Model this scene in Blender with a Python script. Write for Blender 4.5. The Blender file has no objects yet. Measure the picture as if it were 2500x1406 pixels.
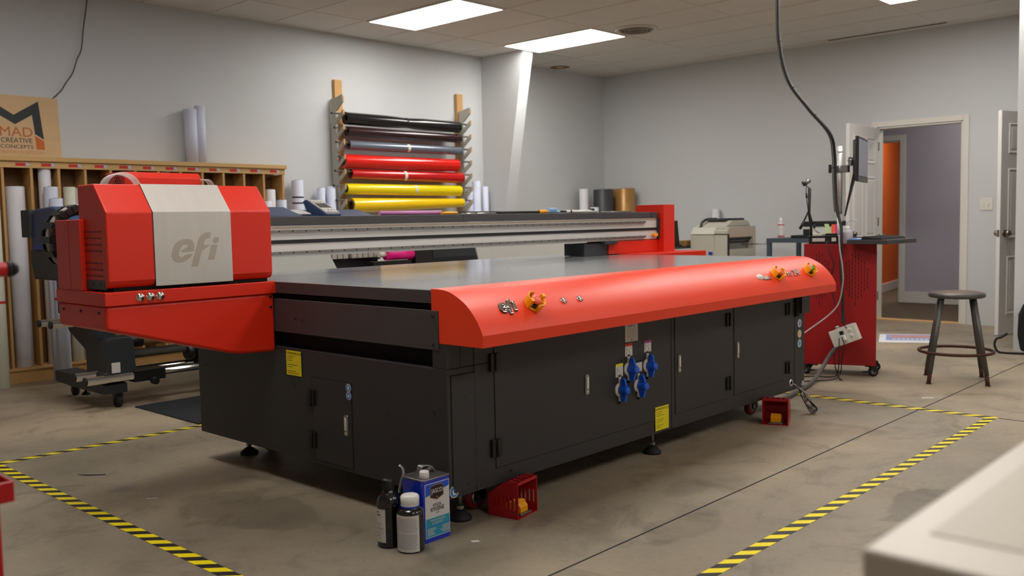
import bpy, bmesh, math, random
from mathutils import Vector, Matrix
R = random.Random(7)
S = bpy.context.scene
COL = S.collection
PI = math.pi

# ------------------------------------------------------------------ camera, world, exposure
cam = bpy.data.cameras.new('camera')
cam.sensor_fit = 'HORIZONTAL'; cam.sensor_width = 36.0; cam.lens = 2261.76 * 36 / 2500
cam.clip_start = 0.05; cam.clip_end = 60
cam.dof.use_dof = True; cam.dof.focus_distance = 4.2; cam.dof.aperture_fstop = 3.3
co = bpy.data.objects.new('camera', cam); COL.objects.link(co)
_r = (0.68185246, -0.73121711, -0.01996894); _u = (0.06694689, 0.03519633, 0.99713556); _f = (0.72841976, 0.68123619, -0.07295142)
co.matrix_world = Matrix(((_r[0], _u[0], -_f[0], 0), (_r[1], _u[1], -_f[1], 0), (_r[2], _u[2], -_f[2], 1.15), (0, 0, 0, 1)))
S.camera = co
w = bpy.data.worlds.new('world'); S.world = w; w.use_nodes = True
w.node_tree.nodes['Background'].inputs[0].default_value = (0.8, 0.85, 1, 1)
w.node_tree.nodes['Background'].inputs[1].default_value = 0.02
S.view_settings.view_transform = 'Standard'; S.view_settings.look = 'None'
S.view_settings.gamma = 1.0; S.view_settings.use_curve_mapping = False
S.view_settings.exposure = 0.45
S.cycles.use_denoising = True
S.cycles.max_bounces = 8; S.cycles.diffuse_bounces = 5; S.cycles.glossy_bounces = 4
S.cycles.caustics_reflective = False; S.cycles.caustics_refractive = False
LIGHT = 13.0          # strength of every troffer diffuser
CEIL = 3.025; YW = 7.62; XW = 10.0

# ------------------------------------------------------------------ materials
def lin(c):
    return tuple((v / 12.92 if v <= 0.04045 else ((v + 0.055) / 1.055) ** 2.4) for v in c)
def hexc(h):
    return lin(tuple(int(h[i:i + 2], 16) / 255 for i in (0, 2, 4)))
def mat(name, col, rough=0.5, metal=0.0, var=0.06, scale=6.0, bump=0.0, bscale=60.0, coat=0.0, spec=0.5, emit=0, trans=0, alpha=1, stretch=None):
    m = bpy.data.materials.new(name); m.use_nodes = True
    nt = m.node_tree; b = nt.nodes['Principled BSDF']
    c = hexc(col) if isinstance(col, str) else col
    tc = nt.nodes.new('ShaderNodeTexCoord'); mp = nt.nodes.new('ShaderNodeMapping')
    if stretch: mp.inputs['Scale'].default_value = stretch
    nt.links.new(tc.outputs['Object'], mp.inputs[0])
    n = nt.nodes.new('ShaderNodeTexNoise'); n.inputs['Scale'].default_value = scale; n.inputs['Detail'].default_value = 4
    nt.links.new(mp.outputs[0], n.inputs['Vector'])
    mx = nt.nodes.new('ShaderNodeMix'); mx.data_type = 'RGBA'
    mx.inputs[6].default_value = tuple(min(1, v * (1 - var)) for v in c) + (1,)
    mx.inputs[7].default_value = tuple(min(1, v * (1 + var)) for v in c) + (1,)
    nt.links.new(n.outputs['Fac'], mx.inputs[0]); nt.links.new(mx.outputs[2], b.inputs['Base Color'])
    b.inputs['Roughness'].default_value = rough; b.inputs['Metallic'].default_value = metal
    b.inputs['Specular IOR Level'].default_value = spec
    if coat: b.inputs['Coat Weight'].default_value = coat; b.inputs['Coat Roughness'].default_value = 0.12
    if trans: b.inputs['Transmission Weight'].default_value = trans
    if alpha < 1: b.inputs['Alpha'].default_value = alpha
    if emit:
        b.inputs['Emission Color'].default_value = c + (1,); b.inputs['Emission Strength'].default_value = emit
    if bump:
        n2 = nt.nodes.new('ShaderNodeTexNoise'); n2.inputs['Scale'].default_value = bscale; n2.inputs['Detail'].default_value = 6
        nt.links.new(mp.outputs[0], n2.inputs['Vector'])
        bp = nt.nodes.new('ShaderNodeBump'); bp.inputs['Strength'].default_value = bump; bp.inputs['Distance'].default_value = 0.003
        nt.links.new(n2.outputs['Fac'], bp.inputs['Height']); nt.links.new(bp.outputs[0], b.inputs['Normal'])
    return m

M = {}
def mk(k, *a, **kw): M[k] = mat(k, *a, **kw)
mk('wall_paint', 'cbcdce', .75, var=.02, scale=1.5, bump=.15, bscale=120)
mk('lilac_paint', 'b4aeb8', .7, var=.02, bump=.1)
mk('orange_paint', 'e2661a', .7, var=.03, bump=.1)
mk('trim_paint', 'dcd8d0', .45, var=.02)
mk('door_paint', 'd6d2ce', .5, var=.02)
mk('door_shaded', 'a8a4aa', .5, var=.02)  # copy of the door paint with shade put into the colour
mk('carpet', '5b4c3c', .95, var=.2, scale=60, bump=.4, bscale=300)
mk('red', 'cf2408', .42, var=.03, bump=.06, bscale=500)
mk('red_hood', 'e63a12', .40, var=.02, bump=.05, bscale=500)
mk('cart_red', '98080f', .45, var=.05, bump=.05)
mk('pedal_red', 'a8101a', .4, var=.06, bump=.05)
mk('charcoal', '29272a', .5, var=.12, scale=3, bump=.12, bscale=600)
mk('charcoal_light', '3c3a3b', .5, var=.1, bump=.1, bscale=600)
mk('black', '0c0c0d', .45, var=.2)
mk('black_matt', '070707', .9, var=.2)
mk('black_gloss', '111112', .18, var=.1, coat=.4)
mk('bed', 'd0d4d8', .17, .8, var=.12, scale=5, bump=.02, bscale=40, stretch=(.3, 3, 1))
mk('silver_panel', 'c6c1ba', .45, .4, var=.05, scale=5, stretch=(8, 1, .4))
mk('aluminium', 'dad7d3', .42, .4, var=.1, scale=4, stretch=(.3, 4, 9))
mk('rail_metal', '8b8781', .35, .8, var=.1)
mk('tan_strip', 'a98f66', .5, var=.1)
mk('chrome', 'd8d6d2', .12, 1.0, var=.04)
mk('steel', '9a9896', .3, .9, var=.08)
mk('grey_text', 'aba296', .45, .35, var=.03)
mk('yellow_guard', 'f0a008', .35, var=.05)
mk('red_button', 'f0604a', .4, var=.05)
mk('green_button', '0e8a50', .4, var=.05)
mk('valve_blue', '105ad8', .35, var=.06)
mk('cream', 'd9d2c2', .5, var=.05)
mk('label_white', 'c9c7c2', .5, var=.03)
mk('label_yellow', 'e4d400', .45, var=.06, scale=30)
mk('label_ink', '2b2a18', .6, var=.1)
mk('sticker_blue', '1d78c8', .4, var=.05)
mk('sticker_light', '9fc6e8', .4, var=.1, scale=300)
mk('sticker_orange', 'e6b46a', .4, var=.1, scale=300)
mk('sticker_grey', 'b9bcd0', .4, var=.2, scale=300)
mk('sticker_red', 'cc2018', .5, var=.05)
mk('sticker_magenta', 'b03a90', .5, var=.05)
mk('wood', 'c2965c', .6, var=.18, scale=5, bump=.1, stretch=(1, 1, .25))
mk('wood_rail', 'cfa66c', .6, var=.15, scale=5, bump=.1, stretch=(.25, 1, 1))
mk('plywood_dark', '6e4c26', .7, var=.2, scale=4, stretch=(1, 1, .4))
mk('plywood', 'd4b184', .5, var=.12, scale=3.5, bump=.05, stretch=(.6, 1, 3))
mk('mdf_white', 'b9b6aa', .6, var=.04)
mk('mdf_edge', 'b88a50', .7, var=.1)
mk('sign_black', '23262c', .5, var=.05)
mk('sign_orange', 'c4641e', .5, var=.05)
mk('sign_url', 'cc8a58', .6, var=.05)
mk('paper_roll', 'dcdbe2', .55, var=.03, scale=2)
mk('paper_cool', 'cfd4e6', .55, var=.03, scale=2)
mk('paper_cream', 'd9d7c6', .55, var=.03, scale=2)
mk('core', '6a5b48', .8, var=.1)
mk('vinyl_black', '121214', .16, var=.1, coat=.5)
mk('vinyl_brown', '2a1214', .18, var=.1, coat=.5)
mk('vinyl_silver', '6d7683', .22, .35, var=.05, coat=.4)
mk('vinyl_red', 'd8180a', .2, var=.04, coat=.5)
mk('vinyl_red2', 'b80c0a', .2, var=.04, coat=.5)
mk('vinyl_yellow', 'ecd400', .2, var=.03, coat=.5)
mk('vinyl_gold', 'f0c400', .2, var=.03, coat=.5)
mk('masking', 'd9d0c0', .6, var=.03)
mk('plotter_beige', 'b4b0a2', .5, var=.03)
mk('plotter_warm', 'b9a998', .5, var=.03)
mk('printer_blue', '2c4064', .4, var=.06)
mk('printer_dark', '262a2e', .5, var=.08)
mk('panel_blue', '1c34a0', .4, var=.05)
mk('pink', 'ff2090', .35, var=.04)
mk('pink_pale', 'c07ab0', .4, var=.04)
mk('ink_pouch', 'b8b2aa', .4, var=.2, scale=60)
mk('foam_board', 'cfd0ca', .55, var=.02)
mk('bronze', 'ad8048', .35, .3, var=.08, scale=3, stretch=(6, 6, .3))
mk('roll_grey', '3a3a3e', .45, var=.05)
mk('kraft', '7a5c38', .6, var=.1)
mk('cardboard', 'b08a50', .8, var=.08)
mk('stool_steel', '565350', .42, .4, var=.2, scale=12)
mk('stool_seat', '5c4a3e', .6, .1, var=.2, scale=10)
mk('rust', '4a2c22', .7, .3, var=.3, scale=30)
mk('laminate', 'e2dace', .35, var=.02)
mk('laminate_edge', 'a8a292', .5, var=.03)
mk('laminate_inset', 'd2cabb', .4, var=.02)
mk('trolley_red', 'b40410', .35, var=.04)
mk('can_blue', '0a2eb4', .3, var=.04, coat=.3)
mk('can_blue2', '1350d0', .3, var=.03)
mk('can_white', 'cfccca', .4, var=.05, scale=40)
mk('can_teal', '1e96b4', .4, var=.04)
mk('shield', '2a1512', .4, var=.05)
mk('gold_edge', 'b09050', .4, .3, var=.05)
mk('cap_white', 'd8d6d2', .4, var=.03)
mk('clear_plastic', 'd8d4d0', .15, var=.02, alpha=.42, coat=.3)
mk('frosted', 'cdc8d0', .3, var=.02, alpha=.75)
mk('outlet_cream', 'd2cfc4', .4, var=.03)
mk('cable_black', '121212', .5, var=.1)
mk('cable_grey', '55534f', .55, var=.1)
mk('cable_light', 'a39c98', .5, var=.1)
mk('screen', '5b6280', .2, var=.05, coat=.3)
mk('folder_blue', '1688d8', .4, var=.05)
mk('sticky_pink', 'f01e8c', .6, var=.04)
mk('sticky_orange', 'f05a14', .6, var=.04)
mk('sticky_green', 'c2dc9a', .6, var=.3, scale=40)
mk('bottle_red', 'b43c3c', .5, var=.04)
mk('mouse', '1b1b1d', .3, var=.1)
mk('rubber', '101011', .7, var=.15)
mk('caster_red', '8e1c1c', .4, var=.1)
mk('handle_blue', '8fb4dc', .4, var=.1)
mk('tape_white', 'dcdcd8', .5, var=.03)
mk('mat_dark', '14161c', .95, var=.25, scale=80, bump=.3, bscale=300)
mk('fabric_black', '0e0e14', .9, var=.2)
mk('brass_knob', '8d8276', .25, .9, var=.05)
mk('vent_metal', '8d857b', .5, .2, var=.05)
mk('stain', '8a6a44', .8, var=.2, scale=20)

def special_diffuser():
    m = bpy.data.materials.new('troffer_diffuser'); m.use_nodes = True; nt = m.node_tree
    nt.nodes.clear(); o = nt.nodes.new('ShaderNodeOutputMaterial'); e = nt.nodes.new('ShaderNodeEmission')
    e.inputs[0].default_value = (1.0, .97, .92, 1); e.inputs[1].default_value = LIGHT
    nt.links.new(e.outputs[0], o.inputs[0]); return m
M['diffuser'] = special_diffuser()

def special_floor():
    m = bpy.data.materials.new('concrete'); m.use_nodes = True; nt = m.node_tree; b = nt.nodes['Principled BSDF']
    tc = nt.nodes.new('ShaderNodeTexCoord')
    def noise(sc, det, dist=0, rough=.5):
        n = nt.nodes.new('ShaderNodeTexNoise'); n.inputs['Scale'].default_value = sc; n.inputs['Detail'].default_value = det
        n.inputs['Distortion'].default_value = dist; n.inputs['Roughness'].default_value = rough
        nt.links.new(tc.outputs['Object'], n.inputs['Vector']); return n.outputs['Fac']
    def ramp(src, pts):
        r = nt.nodes.new('ShaderNodeValToRGB'); nt.links.new(src, r.inputs[0])
        el = r.color_ramp.elements
        while len(el) < len(pts): el.new(.5)
        for e, (p, c) in zip(el, pts): e.position = p; e.color = tuple(c) + (1,)
        return r.outputs[0]
    def mix(a, bb, f, mode='MULTIPLY'):
        x = nt.nodes.new('ShaderNodeMix'); x.data_type = 'RGBA'; x.blend_type = mode
        x.inputs[0].default_value = f; nt.links.new(a, x.inputs[6]); nt.links.new(bb, x.inputs[7]); return x.outputs[2]
    base = ramp(noise(.55, 6, .6), [(.3, hexc('7a7264')), (.5, hexc('988b76')), (.72, hexc('b3a188'))])
    mid = ramp(noise(3.2, 8, 1.0, .65), [(.36, (.62, .62, .62)), (.47, (.95, .95, .95)), (.7, (1.06, 1.05, 1.03))])
    fine = ramp(noise(40, 6, 0, .7), [(.3, (.86, .86, .86)), (.6, (1, 1, 1))])
    spots = ramp(noise(14, 3, 2.5), [(.28, (.55, .53, .5)), (.33, (1, 1, 1))])
    c = mix(base, mid, .8); c = mix(c, fine, .9); c = mix(c, spots, .5)
    wob = noise(2.6, 5, .8)
    for (cx_, cy_, rx_, ry_, dk) in ((3.70, 1.28, .75, .30, .66), (4.35, 1.15, .45, .22, .72), (2.9, 1.85, .55, .22, .80), (1.95, 3.3, .42, .75, .74), (3.3, 2.1, .35, .18, .82), (2.1, 2.2, .5, .3, .85)):
        mp = nt.nodes.new('ShaderNodeMapping'); mp.vector_type = 'POINT'
        mp.inputs['Location'].default_value = (-cx_ / rx_, -cy_ / ry_, 0); mp.inputs['Scale'].default_value = (1 / rx_, 1 / ry_, 0)
        nt.links.new(tc.outputs['Object'], mp.inputs[0])
        ln = nt.nodes.new('ShaderNodeVectorMath'); ln.operation = 'LENGTH'; nt.links.new(mp.outputs[0], ln.inputs[0])
        ad = nt.nodes.new('ShaderNodeMath'); ad.operation = 'MULTIPLY_ADD'; nt.links.new(wob, ad.inputs[0]); ad.inputs[1].default_value = 1.0; nt.links.new(ln.outputs['Value'], ad.inputs[2])
        c = mix(c, ramp(ad.outputs[0], [(.0, (dk, dk * .99, dk * .98)), (.9, (dk, dk * .99, dk * .98)), (.97, (1, 1, 1))]), 1.0)
    nt.links.new(c, b.inputs['Base Color'])
    rr = ramp(noise(2.2, 6), [(.3, (.38,) * 3), (.7, (.62,) * 3)])
    nt.links.new(rr, b.inputs['Roughness'])
    bp = nt.nodes.new('ShaderNodeBump'); bp.inputs['Strength'].default_value = .25; bp.inputs['Distance'].default_value = .003
    nt.links.new(noise(25, 8), bp.inputs['Height']); nt.links.new(bp.outputs[0], b.inputs['Normal'])
    return m
M['concrete'] = special_floor()

def special_ceiling():
    # mineral-fibre tiles; the T-bar grid itself is real geometry
    m = mat('ceiling_tile', 'dcd8d3', .9, var=.05, scale=1.2, bump=.5, bscale=220); return m
M['tile'] = special_ceiling()
mk('tbar', 'd8d2c8', .6, var=.03)

def special_tape():
    m = bpy.data.materials.new('hazard_tape'); m.use_nodes = True; nt = m.node_tree; b = nt.nodes['Principled BSDF']
    tc = nt.nodes.new('ShaderNodeTexCoord'); sp = nt.nodes.new('ShaderNodeSeparateXYZ'); nt.links.new(tc.outputs['Object'], sp.inputs[0])
    a = nt.nodes.new('ShaderNodeMath'); a.operation = 'ADD'; nt.links.new(sp.outputs[0], a.inputs[0]); nt.links.new(sp.outputs[1], a.inputs[1])
    d = nt.nodes.new('ShaderNodeMath'); d.operation = 'DIVIDE'; nt.links.new(a.outputs[0], d.inputs[0]); d.inputs[1].default_value = .105
    f = nt.nodes.new('ShaderNodeMath'); f.operation = 'FRACT'; nt.links.new(d.outputs[0], f.inputs[0])
    g = nt.nodes.new('ShaderNodeMath'); g.operation = 'GREATER_THAN'; nt.links.new(f.outputs[0], g.inputs[0]); g.inputs[1].default_value = .5
    mx = nt.nodes.new('ShaderNodeMix'); mx.data_type = 'RGBA'; nt.links.new(g.outputs[0], mx.inputs[0])
    mx.inputs[6].default_value = hexc('f2de00') + (1,); mx.inputs[7].default_value = hexc('222020') + (1,)
    nt.links.new(mx.outputs[2], b.inputs['Base Color']); b.inputs['Roughness'].default_value = .45
    return m
M['hazard'] = special_tape()

# ------------------------------------------------------------------ mesh helpers
class MB:
    def __init__(s): s.v = []; s.f = []; s.mi = []; s.sm = []
    def add(s, vs, fs, mi=0, sm=False):
        o = len(s.v); s.v += [tuple(v) for v in vs]; s.f += [tuple(i + o for i in f) for f in fs]
        s.mi += [mi] * len(fs); s.sm += [sm] * len(fs); return s
    def box(s, x0, x1, y0, y1, z0, z1, mi=0):
        v = [(x, y, z) for z in (z0, z1) for y in (y0, y1) for x in (x0, x1)]
        return s.add(v, [(0, 2, 3, 1), (4, 5, 7, 6), (0, 1, 5, 4), (2, 6, 7, 3), (0, 4, 6, 2), (1, 3, 7, 5)], mi)
    def prism(s, pts, ax, a, b, mi=0, sm=False):
        # pts in the two other axes (order xyz minus ax); closed polygon extruded along ax
        def P(p, c):
            q = list(p); q.insert(ax, c); return tuple(q)
        n = len(pts); area = sum(pts[i][0] * pts[(i + 1) % n][1] - pts[(i + 1) % n][0] * pts[i][1] for i in range(n))
        if (area < 0) != (ax == 1): pts = pts[::-1]
        v = [P(p, a) for p in pts] + [P(p, b) for p in pts]
        s.add(v, [tuple(range(n))[::-1], tuple(range(n, 2 * n))], mi)
        o = len(s.v) - 2 * n
        s.f += [(o + i, o + (i + 1) % n, o + n + (i + 1) % n, o + n + i) for i in range(n)]
        s.mi += [mi] * n; s.sm += [sm] * n
        return s
    def cyl(s, p0, p1, r, n=16, r2=None, mi=0, sm=True):
        p0 = Vector(p0); p1 = Vector(p1); d = (p1 - p0).normalized(); r2 = r if r2 is None else r2
        a = d.orthogonal().normalized(); b = d.cross(a)
        v = [p0 + (a * math.cos(t) + b * math.sin(t)) * r for t in [2 * PI * i / n for i in range(n)]]
        v += [p1 + (a * math.cos(t) + b * math.sin(t)) * r2 for t in [2 * PI * i / n for i in range(n)]]
        s.add(v, [(i, (i + 1) % n, n + (i + 1) % n, n + i) for i in range(n)], mi, sm)
        o = len(s.v) - 2 * n
        s.f += [tuple(o + i for i in range(n))[::-1], tuple(o + n + i for i in range(n))]; s.mi += [mi] * 2; s.sm += [False] * 2
        return s
    def tube(s, pts, r, n=8, mi=0, closed=False):
        P = [Vector(p) for p in pts]; m = len(P); rings = []; prev = None
        for i in range(m):
            if closed: t = (P[(i + 1) % m] - P[i - 1])
            else: t = P[min(i + 1, m - 1)] - P[max(i - 1, 0)]
            t.normalize()
            a = t.orthogonal().normalized() if prev is None else (prev - t * prev.dot(t)).normalized()
            prev = a; b = t.cross(a); rr = r[i] if isinstance(r, (list, tuple)) else r
            rings.append([P[i] + (a * math.cos(q) + b * math.sin(q)) * rr for q in [2 * PI * k / n for k in range(n)]])
        v = [x for rg in rings for x in rg]; f = []
        for i in range(m if closed else m - 1):
            j = (i + 1) % m
            f += [(i * n + k, i * n + (k + 1) % n, j * n + (k + 1) % n, j * n + k) for k in range(n)]
        s.add(v, f, mi, True)
        if not closed:
            o = len(s.v) - m * n
            s.f += [tuple(o + k for k in range(n))[::-1], tuple(o + (m - 1) * n + k for k in range(n))]; s.mi += [mi] * 2; s.sm += [False] * 2
        return s
    def lathe(s, prof, c=(0, 0, 0), n=32, mi=0, ax='z', a0=0, a1=2 * PI):
        # prof: (r, h) list
        full = abs(a1 - a0 - 2 * PI) < 1e-6; k = n if full else n + 1; v = []
        for r, h in prof:
            for i in range(k):
                t = a0 + (a1 - a0) * i / n; x, y = r * math.cos(t), r * math.sin(t)
                q = (x, y, h) if ax == 'z' else ((h, x, y) if ax == 'x' else (y, h, x))
                v.append((c[0] + q[0], c[1] + q[1], c[2] + q[2]))
        f = []
        for j in range(len(prof) - 1):
            for i in range(k if full else k - 1):
                i2 = (i + 1) % k
                f.append((j * k + i, j * k + i2, (j + 1) * k + i2, (j + 1) * k + i))
        return s.add(v, f, mi, True)
    def parts(s, name, m, parent=None, **k):
        # one mesh per separate piece
        n = len(s.v); p = list(range(n))
        def fd(i):
            while p[i] != i: p[i] = p[p[i]]; i = p[i]
            return i
        for f in s.f:
            for j in f[1:]: p[fd(j)] = fd(f[0])
        gr = {}
        for i in range(n): gr.setdefault(fd(i), []).append(i)
        for root, ids in gr.items():
            mp = {q: t for t, q in enumerate(ids)}; mb = MB(); mb.v = [s.v[q] for q in ids]
            for f, a, b in zip(s.f, s.mi, s.sm):
                if fd(f[0]) == root: mb.f.append(tuple(mp[q] for q in f)); mb.mi.append(a); mb.sm.append(b)
            mb.build(name, m, parent, **k)
    def build(s, name, m, parent=None, bevel=0, world=True, seg=2):
        me = bpy.data.meshes.new(name)
        vs = s.v
        if parent is not None and world:
            inv = ROOTM[parent.name].inverted(); vs = [tuple(inv @ Vector(v)) for v in s.v]
        me.from_pydata(vs, [], s.f)
        ms = m if isinstance(m, (list, tuple)) else [m]
        for k in ms: me.materials.append(M[k])
        me.polygons.foreach_set('material_index', s.mi); me.polygons.foreach_set('use_smooth', s.sm)
        bm = bmesh.new(); bm.from_mesh(me); bmesh.ops.recalc_face_normals(bm, faces=bm.faces); bm.to_mesh(me); bm.free()
        me.update()
        o = bpy.data.objects.new(name, me); COL.objects.link(o)
        if parent is not None:
            o.parent = parent; ROOTM[o.name] = ROOTM[parent.name]
        else:
            ROOTM[o.name] = Matrix.Identity(4)
        if bevel:
            b = o.modifiers.new('edge', 'BEVEL'); b.width = bevel; b.segments = seg; b.limit_method = 'ANGLE'; b.angle_limit = math.radians(40)
            b.harden_normals = False
        return o
ROOTM = {}
def thing(name, loc, label, cat, group=None, rz=0, rot=None):
    o = bpy.data.objects.new(name, None); COL.objects.link(o); o.empty_display_size = .05
    mw = Matrix.Translation(loc) @ (rot.to_4x4() if rot is not None else Matrix.Rotation(rz, 4, 'Z'))
    o.matrix_world = mw; ROOTM[o.name] = mw
    return tag(o, label, cat, group)
def tag(o, label, cat, group=None, kind=None):
    o['label'] = label; o['category'] = cat
    if group: o['group'] = group
    if kind: o['kind'] = kind
    return o
def struct(name, mb, m, **k):
    o = mb.build(name, m, None, **k); o['kind'] = 'structure'; return o
def dup(o, parent=None):
    c = o.copy(); COL.objects.link(c); ROOTM[c.name] = ROOTM.get(o.name, Matrix.Identity(4))
    if parent is not None: c.parent = parent
    for ch in list(o.children): dup(ch, c)
    return c
FX = Matrix(((0, 0, -1), (-1, 0, 0), (0, 1, 0)))      # text on a face looking towards -x
FY = Matrix(((1, 0, 0), (0, 0, -1), (0, 1, 0)))       # text on a face looking towards -y
FZ = Matrix(((1, 0, 0), (0, 1, 0), (0, 0, 1)))
def text(s, size, m, pos, rot, parent, name='lettering', ext=.0006, off=0.0, shear=0.0, sx=1.0, align='CENTER', world=True, sp=1.0):
    cu = bpy.data.curves.new(name, 'FONT'); cu.body = s; cu.size = size; cu.extrude = ext; cu.offset = off; cu.shear = shear
    cu.align_x = align; cu.align_y = 'CENTER'; cu.resolution_u = 3; cu.space_character = sp
    t = bpy.data.objects.new(name, cu); COL.objects.link(t)
    me = bpy.data.meshes.new_from_object(t.evaluated_get(bpy.context.evaluated_depsgraph_get()) if False else t)
    bpy.data.objects.remove(t); bpy.data.curves.remove(cu)
    mw = Matrix.Translation(pos) @ rot.to_4x4() @ Matrix.Diagonal((sx, 1, 1, 1))
    if parent is not None and world: mw = ROOTM[parent.name].inverted() @ mw
    me.transform(mw); me.materials.clear(); me.materials.append(M[m])
    o = bpy.data.objects.new(name, me); COL.objects.link(o)
    if parent is not None: o.parent = parent; ROOTM[o.name] = ROOTM[parent.name]
    return o
def arc(cx, cy, r, a0, a1, n):
    return [(cx + r * math.cos(a0 + (a1 - a0) * i / n), cy + r * math.sin(a0 + (a1 - a0) * i / n)) for i in range(n + 1)]
def spline(pts, n=8):
    P = [Vector(p) for p in pts]; out = []
    for i in range(len(P) - 1):
        a, b, c, d = P[max(i - 1, 0)], P[i], P[i + 1], P[min(i + 2, len(P) - 1)]
        for k in range(n):
            t = k / n
            out.append(.5 * ((2 * b) + (c - a) * t + (2 * a - 5 * b + 4 * c - d) * t * t + (3 * b - a - 3 * c + d) * t ** 3))
    out.append(P[-1]); return out

# ------------------------------------------------------------------ the room
X0, Y0 = -2.6, -3.0
struct('floor', MB().box(X0, XW, Y0, YW, -.1, 0), 'concrete')
struct('floor_corridor', MB().box(XW, 16.5, .5, YW + .2, -.1, -.004), 'carpet')
t = MB().prism([(X0, 1.918), (XW, 1.918), (XW, 1.925), (X0, 1.925)], 2, 0.0002, 0.0008)
t.box(5.53, 5.541, Y0, 1.5, 0.0002, .0008)
struct('floor_joint', t, 'black_matt')
# ceiling: tiles with a real T-bar grid
struct('ceiling', MB().box(X0, XW, Y0, YW, CEIL, CEIL + .1), 'tile')
g = MB(); x = 5.515
while x > X0: x -= .61
while x < XW:
    if x > X0: g.box(x - .011, x + .011, Y0, YW, CEIL - .004, CEIL + .001)
    x += .61
y = 6.95
for k in range(-1, 9):
    yy = 6.95 - 1.22 * k
    if Y0 < yy < YW: g.box(X0, XW, yy - .011, yy + .011, CEIL - .0035, CEIL + .001)
struct('ceiling_grid', g, 'tbar')
# walls
struct('wall_left', MB().box(X0, XW, YW, YW + .12, 0, CEIL), 'wall_paint')
struct('wall_rear', MB().box(X0 - .12, X0, Y0, YW, 0, CEIL), 'wall_paint')
struct('wall_front', MB().box(X0, XW, Y0 - .12, Y0, 0, CEIL), 'wall_paint')
D1a, D1b, DH = 3.09, 3.955, 2.06       # doorway 1 in the right wall
D2a, D2b = 1.38, 2.26                  # doorway 2
wr = MB()
wr.box(XW, XW + .12, D1b, YW, 0, CEIL).box(XW, XW + .12, D2b, D1a, 0, CEIL).box(XW, XW + .12, Y0, D2a, 0, CEIL)
wr.box(XW, XW + .12, D1a, D1b, DH, CEIL).box(XW, XW + .12, D2a, D2b, DH, CEIL)
struct('wall_right', wr, 'wall_paint')
# boxed-in tapered steel column standing out of the left wall
struct('wall_pier', MB().prism([(YW, 0), (YW, CEIL), (6.96, CEIL), (7.515, 0)], 0, 7.70, 7.86), 'wall_paint')
# door casings
def casing(n, a, b):
    c = MB()
    for x0, x1 in ((XW - .015, XW), (XW + .12, XW + .135)):
        c.box(x0, x1, a - .06, a, 0, DH + .06).box(x0, x1, b, b + .06, 0, DH + .06).box(x0, x1, a, b, DH, DH + .06)
    c.box(XW, XW + .12, a, a + .018, 0, DH).box(XW, XW + .12, b - .018, b, 0, DH).box(XW, XW + .12, a, b, DH - .018, DH)
    c.box(XW + .04, XW + .075, a + .018, a + .03, 0, DH - .018)
    struct('trim_%d' % n, c, 'trim_paint', bevel=.004)
casing(1, D1a, D1b); casing(2, D2a, D2b)
struct('trim_3', MB().box(XW - .02, XW + .14, D1a, D1b, -.003, .006), 'wood_rail')
# corridor behind
XC = 12.05
cw = MB().box(XC, XC + .12, .5, 4.47, 0, 2.7).box(XC, XC + .12, 5.4, YW + .2, 0, 2.7).box(XC, XC + .12, 4.47, 5.4, 2.06, 2.7)
struct('wall_corridor', cw, 'lilac_paint')
struct('wall_corridor_end', MB().box(XW + .12, 16.5, YW + .2, YW + .3, 0, 2.7).box(XW + .12, 16.5, .4, .5, 0, 2.7).box(16.5, 16.6, .4, YW + .3, 0, 2.7), 'lilac_paint')
struct('ceiling_corridor', MB().box(XW + .12, 16.6, .4, YW + .3, 2.7, 2.8), 'tile')
cc = MB().box(XC - .015, XC, 4.40, 4.47, 0, 2.13).box(XC - .015, XC, 5.4, 5.47, 0, 2.13).box(XC - .015, XC, 4.47, 5.4, 2.06, 2.13)
cc.box(XC, XC + .12, 4.47, 4.485, 0, 2.06).box(XC, XC + .12, 5.385, 5.4, 0, 2.06).box(XC, XC + .12, 4.47, 5.4, 2.045, 2.06)
struct('trim_4', cc, 'trim_paint', bevel=.004)
struct('baseboard_corridor', MB().box(XC - .015, XC, .5, 4.40, 0, .14), 'trim_paint', bevel=.004)
ow = MB().prism([(12.17, 5.02), (16.5, 5.72), (16.5, 5.82), (12.17, 5.12)], 2, 0, 2.7)
struct('wall_orange', ow, 'orange_paint')
struct('baseboard_orange', MB().prism([(12.17, 5.0), (16.5, 5.70), (16.5, 5.72), (12.17, 5.02)], 2, 0, .12), 'trim_paint')
struct('wall_end', MB().box(8.32, 8.44, -.5, 2.158, 0, CEIL), 'wall_paint')

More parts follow.
